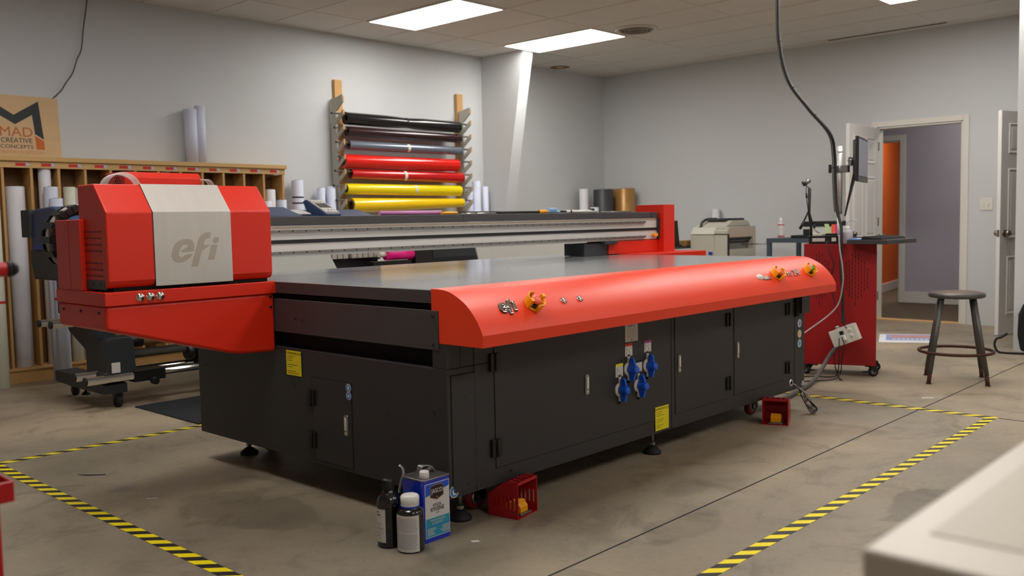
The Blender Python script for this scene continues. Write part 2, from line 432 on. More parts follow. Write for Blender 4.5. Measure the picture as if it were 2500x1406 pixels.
# six-panel doors, both standing open at right angles to the wall
def door(n, y, tilt, m, z1, side):
    r = thing('door_%d' % n, (XW - .005, y, .012), 'white six-panel door standing open beside the orange doorway' if n == 1 else 'grey-looking six-panel door standing open at the right edge of the room', 'door', rz=tilt)
    r['kind'] = 'structure'
    del r['category']; del r['label']
    W = .84; H = z1 - .012
    lf = MB().box(-W, 0, -.018, .018, 0, H)
    lf.build('door_leaf', m, r, world=False, bevel=.002)
    for s in (1, -1):
        pn = MB()
        for (a, b) in ((.10, .38), (.46, .74)):
            for (c, d) in ((.18, .72), (.88, 1.52), (1.65, 1.93)):
                X1, X2 = -b, -a
                yo, yi = s * .0175, s * .026
                pn.add([(X1, yo, c), (X2, yo, c), (X2, yo, d), (X1, yo, d), (X1 + .012, yi, c + .012), (X2 - .012, yi, c + .012), (X2 - .012, yi, d - .012), (X1 + .012, yi, d - .012),
                        (X1 + .03, yo, c + .03), (X2 - .03, yo, c + .03), (X2 - .03, yo, d - .03), (X1 + .03, yo, d - .03),
                        (X1 + .05, s * .023, c + .05), (X2 - .05, s * .023, c + .05), (X2 - .05, s * .023, d - .05), (X1 + .05, s * .023, d - .05)],
                       [(0, 1, 5, 4), (1, 2, 6, 5), (2, 3, 7, 6), (3, 0, 4, 7), (4, 5, 9, 8), (5, 6, 10, 9), (6, 7, 11, 10), (7, 4, 8, 11),
                        (8, 9, 13, 12), (9, 10, 14, 13), (10, 11, 15, 14), (11, 8, 12, 15), (12, 13, 14, 15)])
        pn.build('door_panel', m, r, world=False)
    k = MB()
    for s in (1, -1):
        k.cyl((-W + .065, s * .018, .93), (-W + .065, s * .026, .93), .032, 20).cyl((-W + .065, s * .02, .93), (-W + .065, s * .05, .93), .011, 12)
        k.lathe([(.0, .03), (.02, .034), (.028, .045), (.029, .06), (.022, .072), (.0, .076)] if s > 0 else [(.0, -.03), (.02, -.034), (.028, -.045), (.029, -.06), (.022, -.072), (.0, -.076)], (-W + .065, 0, .93), 20, ax='y')
    k.box(-W - .002, -W + .002, -.013, .013, .90, .96)
    k.build('door_handle', 'brass_knob', r, world=False)
    h = MB()
    for z in (.2, 1.0, 1.8): h.box(-.01, .004, side * .016, side * .026, z, z + .09)
    h.build('hinge', 'brass_knob', r, world=False)
door(1, 3.955, math.radians(2.6), 'door_paint', 2.05, -1)
door(2, 2.262, math.radians(-18.5), 'door_paint', 2.05, 1)

# light switch plate
r = thing('light_switch', (XW, 2.86, 1.215), 'white double light switch plate between the two doorways', 'light switch')
MB().box(XW - .008, XW, 2.80, 2.92, 1.155, 1.275).build('switch_plate', 'trim_paint', r, bevel=.003)
for yy in (2.838, 2.884): MB().box(XW - .02, XW - .007, yy - .005, yy + .005, 1.20, 1.228).build('toggle', 'trim_paint', r)

# ------------------------------------------------------------------ ceiling lights, vent, marks
spots = [(5.82, 6.34), (7.65, 6.34), (8.26, 2.68), (6.43, 2.68), (3.99, 2.68), (2.16, 5.12), (1.55, 2.68), (6.43, -.98), (3.99, -.98), (1.55, -.98)]  # entries past the labelled ones are unseen troffers added for even light
lab = ['white troffer ceiling light nearest the top edge above the vinyl roll rack', 'white troffer ceiling light above the sloping white column', 'white troffer ceiling light just peeping in above the open doorways']
for i, (cx, cy) in enumerate(spots):
    r = thing('ceiling_light', (cx, cy, CEIL), lab[i] if i < 3 else 'white troffer ceiling light added out of view to light the workshop', 'ceiling light', 'troffer lights in the ceiling grid')
    f = MB(); a, b = .305, .61
    for (x0, x1, y0, y1) in ((-a, a, -b, -b + .022), (-a, a, b - .022, b), (-a, -a + .022, -b + .022, b - .022), (a - .022, a, -b + .022, b - .022)):
        f.box(cx + x0, cx + x1, cy + y0, cy + y1, CEIL - .012, CEIL)
    f.build('light_frame', 'trim_paint', r)
    MB().box(cx - a + .022, cx + a - .022, cy - b + .022, cy + b - .022, CEIL - .008, CEIL - .002).build('diffuser', 'diffuser', r)
r = thing('ceiling_light', (13.2, 4.9, 2.7), 'added ceiling light out of view, brightening the room with the orange wall', 'ceiling light')  # unseen lamp added to brighten the orange wall
MB().box(12.5, 13.1, 3.9, 4.95, 2.66, 2.69).build('diffuser', 'diffuser', r)
MB().box(12.48, 13.12, 3.88, 4.97, 2.685, 2.7).build('light_frame', 'trim_paint', r)
r = thing('ceiling_light', (11.1, 3.2, 2.7), 'added long ceiling light out of view, brightening the lilac corridor', 'ceiling light')  # unseen lamp added to lift the corridor behind the doorway
MB().box(10.95, 11.25, 2.6, 3.5, 2.66, 2.69).build('diffuser', 'diffuser', r)
MB().box(10.93, 11.27, 2.58, 3.52, 2.685, 2.7).build('light_frame', 'trim_paint', r)
r = thing('ceiling_vent', (7.73, 5.47, CEIL), 'round white air vent in the ceiling beside the troffer light', 'vent')
v = MB().lathe([(.21, 0), (.215, -.012), (.19, -.02), (.175, -.006)], (7.73, 5.47, CEIL), 36)
v.build('vent_ring', 'trim_paint', r)
for k, rr in enumerate((.155, .115, .075)):
    MB().lathe([(rr + .018, -.004), (rr, -.026 - .002 * k), (rr - .012, -.014)], (7.73, 5.47, CEIL), 32).build('vent_cone', 'vent_metal', r)
MB().cyl((7.73, 5.47, CEIL - .003), (7.73, 5.47, CEIL - .001), .18, 32).cyl((7.73, 5.47, CEIL - .02), (7.73, 5.47, CEIL - .003), .035, 16).build('vent_back', 'core', r)
struct('ceiling_gap', MB().box(9.80, 9.825, 3.2, 4.42, CEIL - .008, CEIL - .0045), 'black_matt')
struct('ceiling_stain', MB().lathe([(.05, -.0045), (.09, -.0046), (.12, -.0042), (.125, -.0038)], (8.93, 7.47, CEIL), 24), 'stain')

# ------------------------------------------------------------------ the big flatbed printer
PX0, PX1, PYF, PYB = 2.27, 5.15, 2.457, 4.27
P = thing('flatbed_printer', (PX0, PYF, 0), 'huge red and charcoal flatbed printer filling the middle of the floor', 'printer')
b = MB()
b.box(PX0, PX1, PYF, PYB, .13, .612)
b.box(PX0 + .07, PX1 - .02, PYF + .08, PYB - .05, .612, .85)
b.box(PX0, PX0 + .07, PYF, 2.533, .612, .705).box(PX0, PX0 + .07, 4.19, PYB, .612, .705)
b.box(PX0 + .07, PX1, PYF, PYF + .08, .612, .705).box(PX1 - .02, PX1, 2.6, PYB, .612, .83)
body = b.build('cabinet_body', 'charcoal', P, bevel=.003)
MB().box(PX0 - .004, PX0 + .012, 2.494, 4.24, .68, .826).build('side_panel', 'charcoal_light', P, bevel=.002)
k = MB()
for (yy, zz) in ((2.52, .806), (2.52, .7), (3.35, .74), (3.40, .745)): k.cyl((PX0 - .007, yy, zz), (PX0 - .003, yy, zz), .005, 10)
for (yy, zz) in ((2.53, .45), (2.80, .40), (3.43, .45), (4.20, .47)): k.cyl((PX0 - .003, yy, zz), (PX0 + .001, yy, zz), .005, 10)
for (xx, zz) in ((2.36, .50), (2.36, .17), (2.60, .17)): k.cyl((xx, PYF - .004, zz), (xx, PYF, zz), .005, 10)
k.parts('screw', 'black', P)
MB().box(PX0 + .05, PX0 + .069, 2.534, 4.189, .6125, .72).box(PX0 + .03, PX0 + .069, 2.56, 4.18, .832, .842).box(PX0 + .04, PX0 + .06, 3.0, 3.02, .83, .85).build('side_slot', 'black_matt', P)  # matte black fillers put the shade of the side recesses into colour
# vacuum bed
bd = MB().box(PX0, PX1, 2.53, 4.25, .851, .9015)
bed = bd.build('print_bed', ['bed'], P, bevel=.002)
MB().box(PX0 - .003, PX0, 2.531, 4.249, .852, .899).build('bed_edge', 'charcoal_light', bed)
# front hood
pf = [(2.266, .749), (2.274, .766), (2.285, .785), (2.297, .803), (2.311, .819), (2.325, .834), (2.340, .848), (2.359, .862), (2.380, .874), (2.400, .884), (2.421, .893), (2.440, .899), (2.460, .9025), (2.490, .9045), (2.530, .905),
      (2.530, .826), (2.492, .826), (2.492, .706), (2.267, .706)]
h = MB(); n = len(pf)
v = [(PX0, a, c) for a, c in pf] + [(PX1, a, c) for a, c in pf]
h.add(v, [tuple(range(n)), tuple(range(2 * n - 1, n - 1, -1))], 0)
h.f += [(i, n + i, n + (i + 1) % n, (i + 1) % n) for i in range(n)]; h.mi += [0] * n; h.sm += [i < 14 for i in range(n)]
hood = h.build('front_hood', 'red_hood', P)
em = hood.modifiers.new('split', 'EDGE_SPLIT'); em.split_angle = math.radians(25)
# emblem plane on the 45 degree part of the hood
def hm(x, y=2.323, z=.832):
    n = Vector((0, -.7071, .7071)); u = Vector((0, .7071, .7071))
    return Vector((x, y, z)), Matrix(((1, u[0], n[0]), (0, u[1], n[1]), (0, u[2], n[2])))
def onhood(mb, name, m, x, dy=0.0, lift=0.0, par=None, **kw):
    p, rt = hm(x); T = Matrix.Translation(p + rt @ Vector((0, dy, lift))) @ rt.to_4x4()
    mb.v = [tuple(T @ Vector(q)) for q in mb.v]
    return mb.build(name, m, par or P, **kw)
LOGO = [[(270, 860), (275, 760), (310, 630), (380, 500), (480, 420), (600, 385), (760, 385), (860, 425), (895, 500), (910, 620), (890, 735), (530, 735), (545, 700), (640, 650), (730, 600), (740, 560), (700, 530), (610, 535), (550, 580), (500, 670), (470, 760), (470, 840), (510, 875), (570, 880), (650, 830), (730, 810), (850, 805), (790, 890), (680, 970), (560, 1020), (430, 1020), (330, 970)],
        [(800, 1160), (860, 940), (930, 740), (980, 580), (1010, 450), (1060, 350), (1150, 250), (1250, 205), (1400, 205), (1365, 385), (1310, 380), (1240, 400), (1200, 450), (1180, 565), (1360, 568), (1260, 640), (1130, 720), (1080, 840), (1040, 980), (985, 1160)],
        [(1395, 565), (1580, 565), (1530, 740), (1470, 980), (1280, 980), (1340, 780)],
        [(1625, 410), (1610, 460), (1570, 505), (1500, 525), (1450, 490), (1440, 450), (1465, 390), (1520, 350), (1590, 340), (1620, 370)]]
def dilate(P, d):
    out = []; n = len(P); ar = sum(P[i][0] * P[(i + 1) % n][1] - P[(i + 1) % n][0] * P[i][1] for i in range(n)); sg = 1 if ar > 0 else -1
    for i in range(n):
        e1 = Vector((P[i][0] - P[i - 1][0], P[i][1] - P[i - 1][1])).normalized(); e2 = Vector((P[(i + 1) % n][0] - P[i][0], P[(i + 1) % n][1] - P[i][1])).normalized()
        m_ = Vector((e1.y + e2.y, -e1.x - e2.x)); m_ = m_.normalized() if m_.length > .2 else Vector((e1.y, -e1.x))
        out.append((P[i][0] + sg * m_.x * d, P[i][1] + sg * m_.y * d))
    return out
sc0 = .092 / 1355
for P_ in LOGO:
    q = [((a_ - 945) * sc0, -(b_ - 680) * sc0) for a_, b_ in P_]
    mb = MB().prism(dilate(q, .0025), 2, 0, .0025); lo = onhood(mb, 'logo_outline', 'black', 2.458, 0, -.0005)
    onhood(MB().prism(q, 2, .002, .006), 'logo_letter', 'chrome', 2.458, par=lo, bevel=.0008)
p, rt = hm(4.71)
text("Pro 24F", .058, 'chrome', p + rt @ Vector((0, 0, .003)), rt, P, 'logo', ext=.002, off=.0, shear=.2)
for x in (2.778, 2.878):
    mb = MB().lathe([(0, .007), (.007, .006), (.010, .003), (.013, .002), (.014, 0)], (0, 0, 0), 16)
    for q in range(4): mb.cyl((math.cos(q * PI / 2 + .6) * .011, math.sin(q * PI / 2 + .6) * .011, 0), (math.cos(q * PI / 2 + .6) * .011, math.sin(q * PI / 2 + .6) * .011, .005), .004, 8)
    onhood(mb, 'indicator', 'chrome', x)
mb = MB().lathe([(0, .006), (.03, .004), (.034, 0)], (0, 0, 0), 24); mb.v = [(a * .95, bb * .55, c) for a, bb, c in mb.v]
ov = onhood(mb, 'oval_badge', 'label_white', 4.36, 0)
onhood(MB().box(.02, .095, -.022, -.002, 0, .004), 'badge_plate', 'steel', 4.36, 0, par=P, bevel=.001)
def estop(x, m):
    base = MB().lathe([(.0, .012), (.024, .012), (.026, 0)], (0, 0, 0), 24)
    o = onhood(base, 'button_base', 'black', x)
    kn = MB()
    if m == 'red_button': kn.lathe([(.0, .034), (.012, .035), (.021, .032), (.023, .026), (.021, .02), (.012, .018), (.011, .01)], (0, 0, 0), 24).lathe([(.010, .0358), (.011, .0366), (.012, .0358)], (0, 0, 0), 20)
    else: kn.lathe([(.0, .034), (.012, .034), (.015, .031), (.015, .01)], (0, 0, 0), 24)
    onhood(kn, 'push_button', m, x, par=o)
    g = MB()
    for a0 in (math.radians(70), math.radians(250)):
        a1 = a0 + math.radians(125); ri, ro = .033, .038; N = 12
        pts = [a0 + (a1 - a0) * i / N for i in range(N + 1)]
        vs = []
        for t in pts:
            for (r, z) in ((ri, 0), (ro, 0), (ro, .034), (ri, .034)): vs.append((r * math.cos(t), r * math.sin(t), z))
        fs = [(0, 3, 2, 1), tuple(N * 4 + q for q in (0, 1, 2, 3))]
        for i in range(N):
            for q in range(4): fs.append((i * 4 + q, i * 4 + (q + 1) % 4, i * 4 + 4 + (q + 1) % 4, i * 4 + 4 + q))
        g.add(vs, fs, 0, False)
        t = a1 - .05; cx, cy = math.cos(t), math.sin(t)
        t2 = a0 + .1; g.box(.030 * math.cos(t2) - .006, .030 * math.cos(t2) + .006, .036 * math.sin(t2) - .006, .036 * math.sin(t2) + .006, 0, .03)
        g.box(ro * cx - .006, ro * cx + .010, ro * cy - .008, ro * cy + .008, 0, .040)
    g.lathe([(.026, .003), (.038, .003), (.038, 0)], (0, 0, 0), 24)
    onhood(g, 'button_guard', 'yellow_guard', x, par=o, bevel=.001)
estop(2.596, 'red_button'); estop(4.535, 'red_button'); estop(4.915, 'green_button')
# doors on the front and the end
def seam_front(x0, x1, z0, z1, bottom=True):
    s = MB(); y0, y1 = PYF - .0012, PYF + .001; w = .0022
    s.box(x0 - w, x0 + w, y0, y1, z0, z1).box(x1 - w, x1 + w, y0, y1, z0, z1).box(x0, x1, y0, y1, z0 - w, z0 + w)
    return s
def fdoor(x0, x1, z0, hx, hinges, plate=True):
    d = MB().box(x0, x1, PYF - .003, PYF + .001, z0, .70).build('cabinet_door', 'charcoal', P, bevel=.0008)
    s = MB(); w = .0024
    s.box(x0 - w, x0, PYF - .0008, PYF, z0 - w, .70).box(x1, x1 + w, PYF - .0008, PYF, z0 - w, .70).box(x0, x1, PYF - .0008, PYF, z0 - w, z0)
    s.build('door_gap', 'black_matt', d)
    hd = MB().prism([(hx - .013, .402), (hx - .009, .398), (hx + .009, .398), (hx + .013, .402), (hx + .013, .480), (hx + .009, .485), (hx - .009, .485), (hx - .013, .480)], 1, PYF - .008, PYF - .002)
    hh = hd.build('door_handle', 'steel', d, bevel=.0015)
    MB().box(hx - .007, hx + .007, PYF - .011, PYF - .008, .425, .476).cyl((hx, PYF - .010, .412), (hx, PYF - .008, .412), .006, 12).build('handle_grip', 'aluminium', hh, bevel=.001)
    for hxx, z in hinges:
        q = MB().box(hxx - .028, hxx - .002, PYF - .012, PYF, z - .034, z + .034).box(hxx + .003, hxx + .026, PYF - .012, PYF, z - .034, z + .034).cyl((hxx, PYF - .014, z - .034), (hxx, PYF - .014, z + .034), .007, 12)
        q.build('door_hinge', 'black', d, bevel=.001)
fdoor(2.517, 3.728, .198, 3.08, [(2.517, .61), (2.517, .278)])
fdoor(3.765, 4.262, .20, 3.797, [(4.268, .612), (4.268, .278)])
fdoor(4.327, 4.945, .208, 4.359, [(4.93, .613), (4.93, .274)])
q = MB().box(2.29, 2.408, PYF - .003, PYF + .001, .15, .585); q.build('front_panel', 'charcoal', P, bevel=.001)
MB().box(2.286, 2.29, PYF - .0012, PYF, .15, .59).box(2.408, 2.411, PYF - .0012, PYF, .134, .70).box(3.733, 3.736, PYF - .0012, PYF, .134, .70).box(5.02, 5.023, PYF - .0012, PYF, .134, .70).box(2.286, 2.411, PYF - .0012, PYF, .585, .589).parts('panel_seam', 'black_matt', P)
MB().box(5.055, 5.16, PYF - .03, PYF + .1, .575, .705).build('hood_bracket', 'charcoal', P, bevel=.002)
MB().box(5.02, 5.053, PYF - .014, PYF, .56, .70).build('bracket_recess', 'black_matt', P)
e = MB().box(PX0 - .003, PX0 + .001, 3.03, 3.30, .148, .50).build('cabinet_door', 'charcoal', P, bevel=.0008)
MB().box(PX0 - .001, PX0, 3.025, 3.03, .145, .503).box(PX0 - .001, PX0, 3.30, 3.304, .145, .503).box(PX0 - .001, PX0, 3.03, 3.30, .5, .503).box(PX0 - .001, PX0, 3.03, 3.30, .145, .148).build('door_gap', 'black_matt', e)
hh = MB().prism([(3.050, .284), (3.054, .280), (3.072, .280), (3.076, .284), (3.076, .364), (3.072, .368), (3.054, .368), (3.050, .364)], 0, PX0 - .008, PX0 - .002).build('door_handle', 'steel', e, bevel=.0015)
MB().box(PX0 - .011, PX0 - .008, 3.056, 3.070, .305, .358).cyl((PX0 - .010, 3.063, .293), (PX0 - .008, 3.063, .293), .006, 12).build('handle_grip', 'aluminium', hh, bevel=.001)
for z in (.412, .231):
    MB().box(PX0 - .012, PX0, 3.306, 3.332, z - .035, z + .035).box(PX0 - .012, PX0, 3.278, 3.300, z - .035, z + .035).cyl((PX0 - .014, 3.303, z - .035), (PX0 - .014, 3.303, z + .035), .007, 12).build('door_hinge', 'black', e, bevel=.001)
# safety stickers
def disc(c, nrm, r, m, m2, par, n=24):
    c = Vector(c); nrm = Vector(nrm)
    o = MB().cyl(c, c + nrm * .0010, r, n, sm=False).build('sticker', m, par)
    MB().cyl(c + nrm * .0010, c + nrm * .0014, r * .84, n, sm=False).build('sticker_ring', m2, o)
    return o
def frontsym(o, x, z, kind):
    y = PYF - .002
    s = MB()
    if kind == 'goggles': s.lathe([(.010, 0), (.014, 0), (.014, -.0006), (.010, -.0006)], (x, y, z), 20, ax='y').box(x - .004, x + .004, y - .0006, y, z - .006, z + .006)
    elif kind == 'lines': s.box(x - .014, x + .014, y - .0006, y, z + .002, z + .005).box(x - .014, x + .014, y - .0006, y, z - .006, z - .003).box(x - .002, x + .002, y - .0006, y, z - .014, z + .014)
    elif kind == 'bolt': s.prism([(x - .004, z + .014), (x + .008, z + .014), (x + .001, z + .002), (x + .009, z + .002), (x - .006, z - .016), (x - .001, z - .003), (x - .008, z - .003)], 1, y - .0006, y)
    elif kind == 'glove': s.prism([(x - .008, z - .012), (x + .007, z - .012), (x + .009, z + .006), (x + .004, z + .014), (x + .001, z + .006), (x - .004, z + .013), (x - .006, z + .004), (x - .012, z + .004)], 1, y - .0006, y)
    return s
for (z, m1, k) in ((.515, 'sticker_grey', 'lines'), (.453, 'sticker_orange', 'bolt'), (.397, 'sticker_light', 'lines')):
    o = disc((5.085, PYF, z), (0, -1, 0), .024, 'label_white', m1, P)
    frontsym(o, 5.085, z, k).build('symbol', 'panel_blue' if k == 'lines' else 'can_white', o)
for (x, z, r) in ((5.128, .155, .016), (2.293, .156, .023)):
    o = disc((x, PYF, z), (0, -1, 0), r, 'label_white', 'sticker_blue', P)
    frontsym(o, x, z, 'glove').build('symbol', 'label_white', o)
for z in (.482, .449):
    c = Vector((PX0 - .003, 3.043, z)); o = disc(c, (-1, 0, 0), .017, 'label_white', 'sticker_blue', P)
    s = MB(); x = PX0 - .005
    if z > .46: s.box(x, x + .0006, 3.038, 3.048, z - .008, z + .008)
    else: s.prism([(3.036, z - .006), (3.048, z - .006), (3.051, z + .006), (3.045, z + .002), (3.037, z + .008)], 0, x, x + .0006)
    s.build('symbol', 'label_white', o)
# yellow notices
def ylabel(front, a, b, z0, z1):
    if front:
        o = MB().box(a, b, PYF - .0045, PYF - .003, z0, z1).build('notice', 'label_yellow', P); rt = FY; c = lambda u, z: Vector((u, PYF - .0048, z)); mid = (a + b) / 2
    else:
        o = MB().box(PX0 - .0045, PX0 - .003, a, b, z0, z1).build('notice', 'label_yellow', P); rt = FX; c = lambda u, z: Vector((PX0 - .0048, u, z)); mid = (a + b) / 2
    text('ULTRABOND PLUS', .0145, 'label_ink', c(mid, z1 - .012), rt, o, 'notice_text', ext=.0002, off=0)
    s = MB()
    for i in range(9):
        z = z1 - .026 - i * .0092; L = R.uniform(.4, .95) * (b - a) * .8
        if i in (3, 6): continue
        a0 = a + .008 if front else b - .008
        a1 = a0 + (L if front else -L)
        if front: s.box(min(a0, a1), max(a0, a1), PYF - .0048, PYF - .0045, z, z + .0018)
        else: s.box(PX0 - .0048, PX0 - .0045, min(a0, a1), max(a0, a1), z, z + .0018)
    s.build('notice_lines', 'label_ink', o)
ylabel(True, 3.592, 3.704, .145, .258); ylabel(False, 3.372, 3.484, .495, .603)
# valve station
def vlabel(x0, x1, z0, z1, m):
    o = MB().box(x0, x1, PYF - .0045, PYF - .003, z0, z1).build('valve_label', 'label_white', P)
    MB().box(x0, x1, PYF - .0052, PYF - .0045, z1 - .011, z1).build('label_band', m, o)
    s = MB(); xc, zc = x0 + .010, z0 + .006; r = .026
    q = arc(xc, zc, r, 0, PI / 2, 8)
    s.tube([(a, PYF - .0046, bb) for a, bb in q], .0007, 4).box(x0 + .008, x1 - .006, PYF - .0050, PYF - .0045, z0 + .005, z0 + .0062).box(x0 + .008, x0 + .0092, PYF - .0050, PYF - .0045, z0 + .005, z1 - .016)
    s.build('label_dial', 'label_ink', o)
vlabel(3.358, 3.413, .528, .585, 'sticker_red'); vlabel(3.507, 3.562, .530, .583, 'sticker_magenta')
vlabel(3.286, 3.340, .443, .502, 'label_yellow'); vlabel(3.432, 3.487, .447, .501, 'black')
o = MB().box(3.359, 3.457, PYF - .0045, PYF - .003, .592, .672).build('valve_label', 'label_white', P)
text('INDICATE', .011, 'label_ink', (3.408, PYF - .0048, .663), FY, o, 'label_text', ext=.0002, off=0)
text('USE', .009, 'label_ink', (3.408, PYF - .0048, .600), FY, o, 'label_text', ext=.0002, off=0)
s = MB()
for i in range(4): s.box(3.38, 3.438, PYF - .0048, PYF - .0045, .612 + .013 * i, .6126 + .013 * i).box(3.38 + .019 * i, 3.3806 + .019 * i, PYF - .0048, PYF - .0045, .612, .651)
s.build('label_grid', 'label_ink', o)
for (x, z) in ((3.380, .470), (3.528, .467), (3.311, .386), (3.455, .384)):
    pl = MB().lathe([(0, -.006), (.030, -.006), (.031, 0)], (x, PYF - .003, z), 28, ax='y').box(x - .006, x + .006, PYF - .010, PYF - .003, z - .052, z + .058)
    pl = pl.build('valve_plate', 'cream', P, bevel=.0008)
    hd = MB().cyl((x, PYF - .009, z), (x, PYF - .050, z), .018, 20).cyl((x, PYF - .050, z), (x, PYF - .057, z), .018, 20, r2=.012)
    hd.prism([(PYF - .016, z - .052), (PYF - .012, z - .016), (PYF - .012, z + .016), (PYF - .016, z + .052), (PYF - .036, z + .052), (PYF - .046, z + .018), (PYF - .046, z - .018), (PYF - .036, z - .052)], 0, x - .006, x + .006)
    hd.build('valve_handle', 'valve_blue', pl, bevel=.0015)
    MB().box(x - .004, x + .004, PYF - .011, PYF - .003, z - .064, z - .052).box(x - .003, x + .003, PYF - .011, PYF - .003, z + .058, z + .066).parts('valve_pointer', 'black', pl)
# cable grommet at the lower right
MB().lathe([(.010, -.003), (.016, -.005), (.020, -.003), (.021, 0)], (4.978, PYF - .0, .178), 20, ax='y').build('cable_grommet', 'chrome', P)
MB().cyl((4.978, PYF - .0035, .178), (4.978, PYF - .001, .178), .011, 16).build('grommet_hole', 'black_matt', P)
# levelling feet and casters
def lfoot(x, y):
    f = MB().lathe([(0, .0), (.044, .0), (.045, .010), (.040, .016), (.022, .030), (.012, .036), (0, .036)], (x, y, 0), 28).build('levelling_foot', 'rubber', P)
    MB().cyl((x, y, .034), (x, y, .15), .0085, 12).cyl((x, y, .042), (x, y, .054), .015, 6, sm=False).build('foot_stem', 'steel', f)
for x, y in ((2.42, 2.56), (2.45, 4.13), (3.72, 2.56), (4.95, 2.56), (3.72, 4.13), (4.95, 4.13)): lfoot(x, y)
def bigcaster(x, y):
    f = MB().lathe([(0, -.016), (.03, -.017), (.048, -.014), (.05, -.006), (.05, .006), (.048, .014), (.03, .017), (0, .016)], (x, y, .051), 28, ax='y').build('caster', 'caster_red', P)
    MB().lathe([(0, -.018), (.028, -.0185), (.030, -.015)], (x, y, .051), 24, ax='y').cyl((x, y - .028, .051), (x, y + .028, .051), .009, 12).build('caster_hub', 'steel', f)
    MB().box(x - .02, x + .04, y - .026, y - .021, .04, .13).box(x - .02, x + .04, y + .021, y + .026, .04, .13).box(x - .03, x + .05, y - .03, y + .03, .12, .131).build('caster_fork', 'black', f)
for x, y in ((2.545, 2.61), (2.56, 4.10), (4.8, 2.62), (4.8, 4.1)): bigcaster(x, y)
# red end boxes of the gantry
l = MB().prism([(1.52, .849), (1.52, .756), (2.05, .606), (2.10, .598), (2.262, .592), (2.262, .849)], 1, 3.556, 4.015)
lb = l.build('gantry_end_box', 'red', P, bevel=.012, seg=3)
MB().box(1.516, 2.27, 3.55, 4.02, .849, .903).build('end_box_lid', 'red', lb, bevel=.003)
for x in (1.655, 1.697, 1.738):
    MB().lathe([(0, -.010), (.010, -.009), (.0155, -.005), (.018, 0)], (x, 3.55, .876), 20, ax='y').build('steel_knob', 'chrome', lb)
k = MB()
for yy in (3.62, 3.79, 3.96): k.cyl((1.517, yy, .822), (1.521, yy, .822), .006, 10)
k.cyl((2.243, 3.553, .79), (2.243, 3.557, .79), .006, 10).cyl((2.243, 3.553, .835), (2.243, 3.557, .835), .006, 10)
k.parts('screw', 'black', lb)
MB().box(1.515, 1.60, 3.752, 3.86, .903, 1.187).box(1.515, 1.60, 3.86, 3.99, .903, 1.187).build('end_column', 'red', lb, bevel=.004)
MB().box(5.155, 5.862, 3.55, 4.02, .60, .905).build('gantry_end_box', 'red', P, bevel=.003)
MB().box(5.03, 5.64, 3.80, 3.99, .906, .993).build('gantry_riser', 'red', P, bevel=.004)
MB().box(4.775, 5.028, 3.81, 3.98, .904, .985).box(4.955, 5.10, 3.775, 3.84, .975, .995).build('gantry_motor_block', 'printer_dark', P, bevel=.002)
po = MB().prism([(3.755, .905), (4.0, .905), (4.0, 1.225), (3.985, 1.241), (3.755, 1.241)], 0, 5.625, 5.765).build('gantry_post', 'red', P, bevel=.002)
# gantry beam with rails
YB = 3.80
bm_ = MB().box(1.62, 5.60, YB, YB + .20, .997, 1.146).build('gantry_beam', 'aluminium', P)
cap = MB().box(2.262, 5.52, YB - .008, YB + .21, 1.147, 1.189).build('beam_cover', 'charcoal_light', bm_, bevel=.003)
MB().box(5.53, 5.61, YB - .008, YB + .21, 1.147, 1.187).build('beam_cover', 'charcoal_light', bm_, bevel=.003)
MB().box(3.66, 3.662, YB - .0085, YB + .21, 1.147, 1.1893).build('cover_seam', 'black', cap)
MB().box(1.62, 5.60, YB - .003, YB, 1.134, 1.138).build('scale_strip', 'tan_strip', bm_)
for (z0, z1) in ((1.112, 1.127), (1.010, 1.024)):
    rl = MB().box(1.62, 5.45, YB - .014, YB, z0, z1).build('linear_rail', 'rail_metal', bm_, bevel=.0015)
    s = MB(); x = 2.30
    while x < 5.42: s.cyl((x, YB - .0148, (z0 + z1) / 2), (x, YB - .013, (z0 + z1) / 2), .0042, 8); x += .075
    s.build('rail_holes', 'black', rl)
MB().box(1.62, 5.60, YB - .004, YB + .001, 1.060, 1.078).build('drive_belt_slot', 'black', bm_)
MB().box(5.60, 5.625, YB - .012, YB + .18, 1.0, 1.146).build('beam_end_plate', 'printer_dark', bm_, bevel=.002)
MB().box(5.545, 5.585, YB - .022, YB - .003, 1.014, 1.038).box(5.525, 5.55, YB - .02, YB - .012, 1.02, 1.032).build('end_stop', 'yellow_guard', bm_, bevel=.001)
# carriage head
hp = [(3.575, .918), (3.800, .918), (3.800, 1.323), (3.651, 1.323), (3.551, 1.211), (3.551, .945), (3.556, .930), (3.565, .921)]
hd = MB().prism(hp, 0, 1.535, 2.258)
head = hd.build('carriage_head', 'red', P, bevel=.006, seg=3)
sp_ = [(3.570, .9165), (3.70, .9165), (3.70, 1.3255), (3.6495, 1.3255), (3.5485, 1.2115), (3.5485, .9165)]
MB().prism(sp_, 0, 1.722, 2.062).build('front_panel', 'silver_panel', head, bevel=.0015)
MB().prism([(3.55, .9175), (3.69, .9175), (3.69, 1.3245), (3.6500, 1.3245), (3.5495, 1.2112), (3.5495, .9175)], 0, 1.7195, 1.722).build('panel_gap', 'black', head)
# panel lettering
lt = MB(); lm_ = 1.878
def ell(cx, cz, rx, rz_, a0, a1, n=20): return [(cx + rx * math.cos(a0 + (a1 - a0) * i / n), cz + rz_ * math.sin(a0 + (a1 - a0) * i / n)) for i in range(n + 1)]
# logo drawn from its outline, px/1000 of the panel artwork -> metres
def L(pts, name='logo_mark'):
    k_ = .0785 / 1000 * 1.0
    P2 = [(1.792 + .000156 * (a - 270), 1.100 - .000156 * (bb - 380) * .93) for a, bb in pts]
    MB().prism(P2, 1, 3.5478, 3.5488).build(name, 'grey_text', head)
for P_ in LOGO: L(P_)
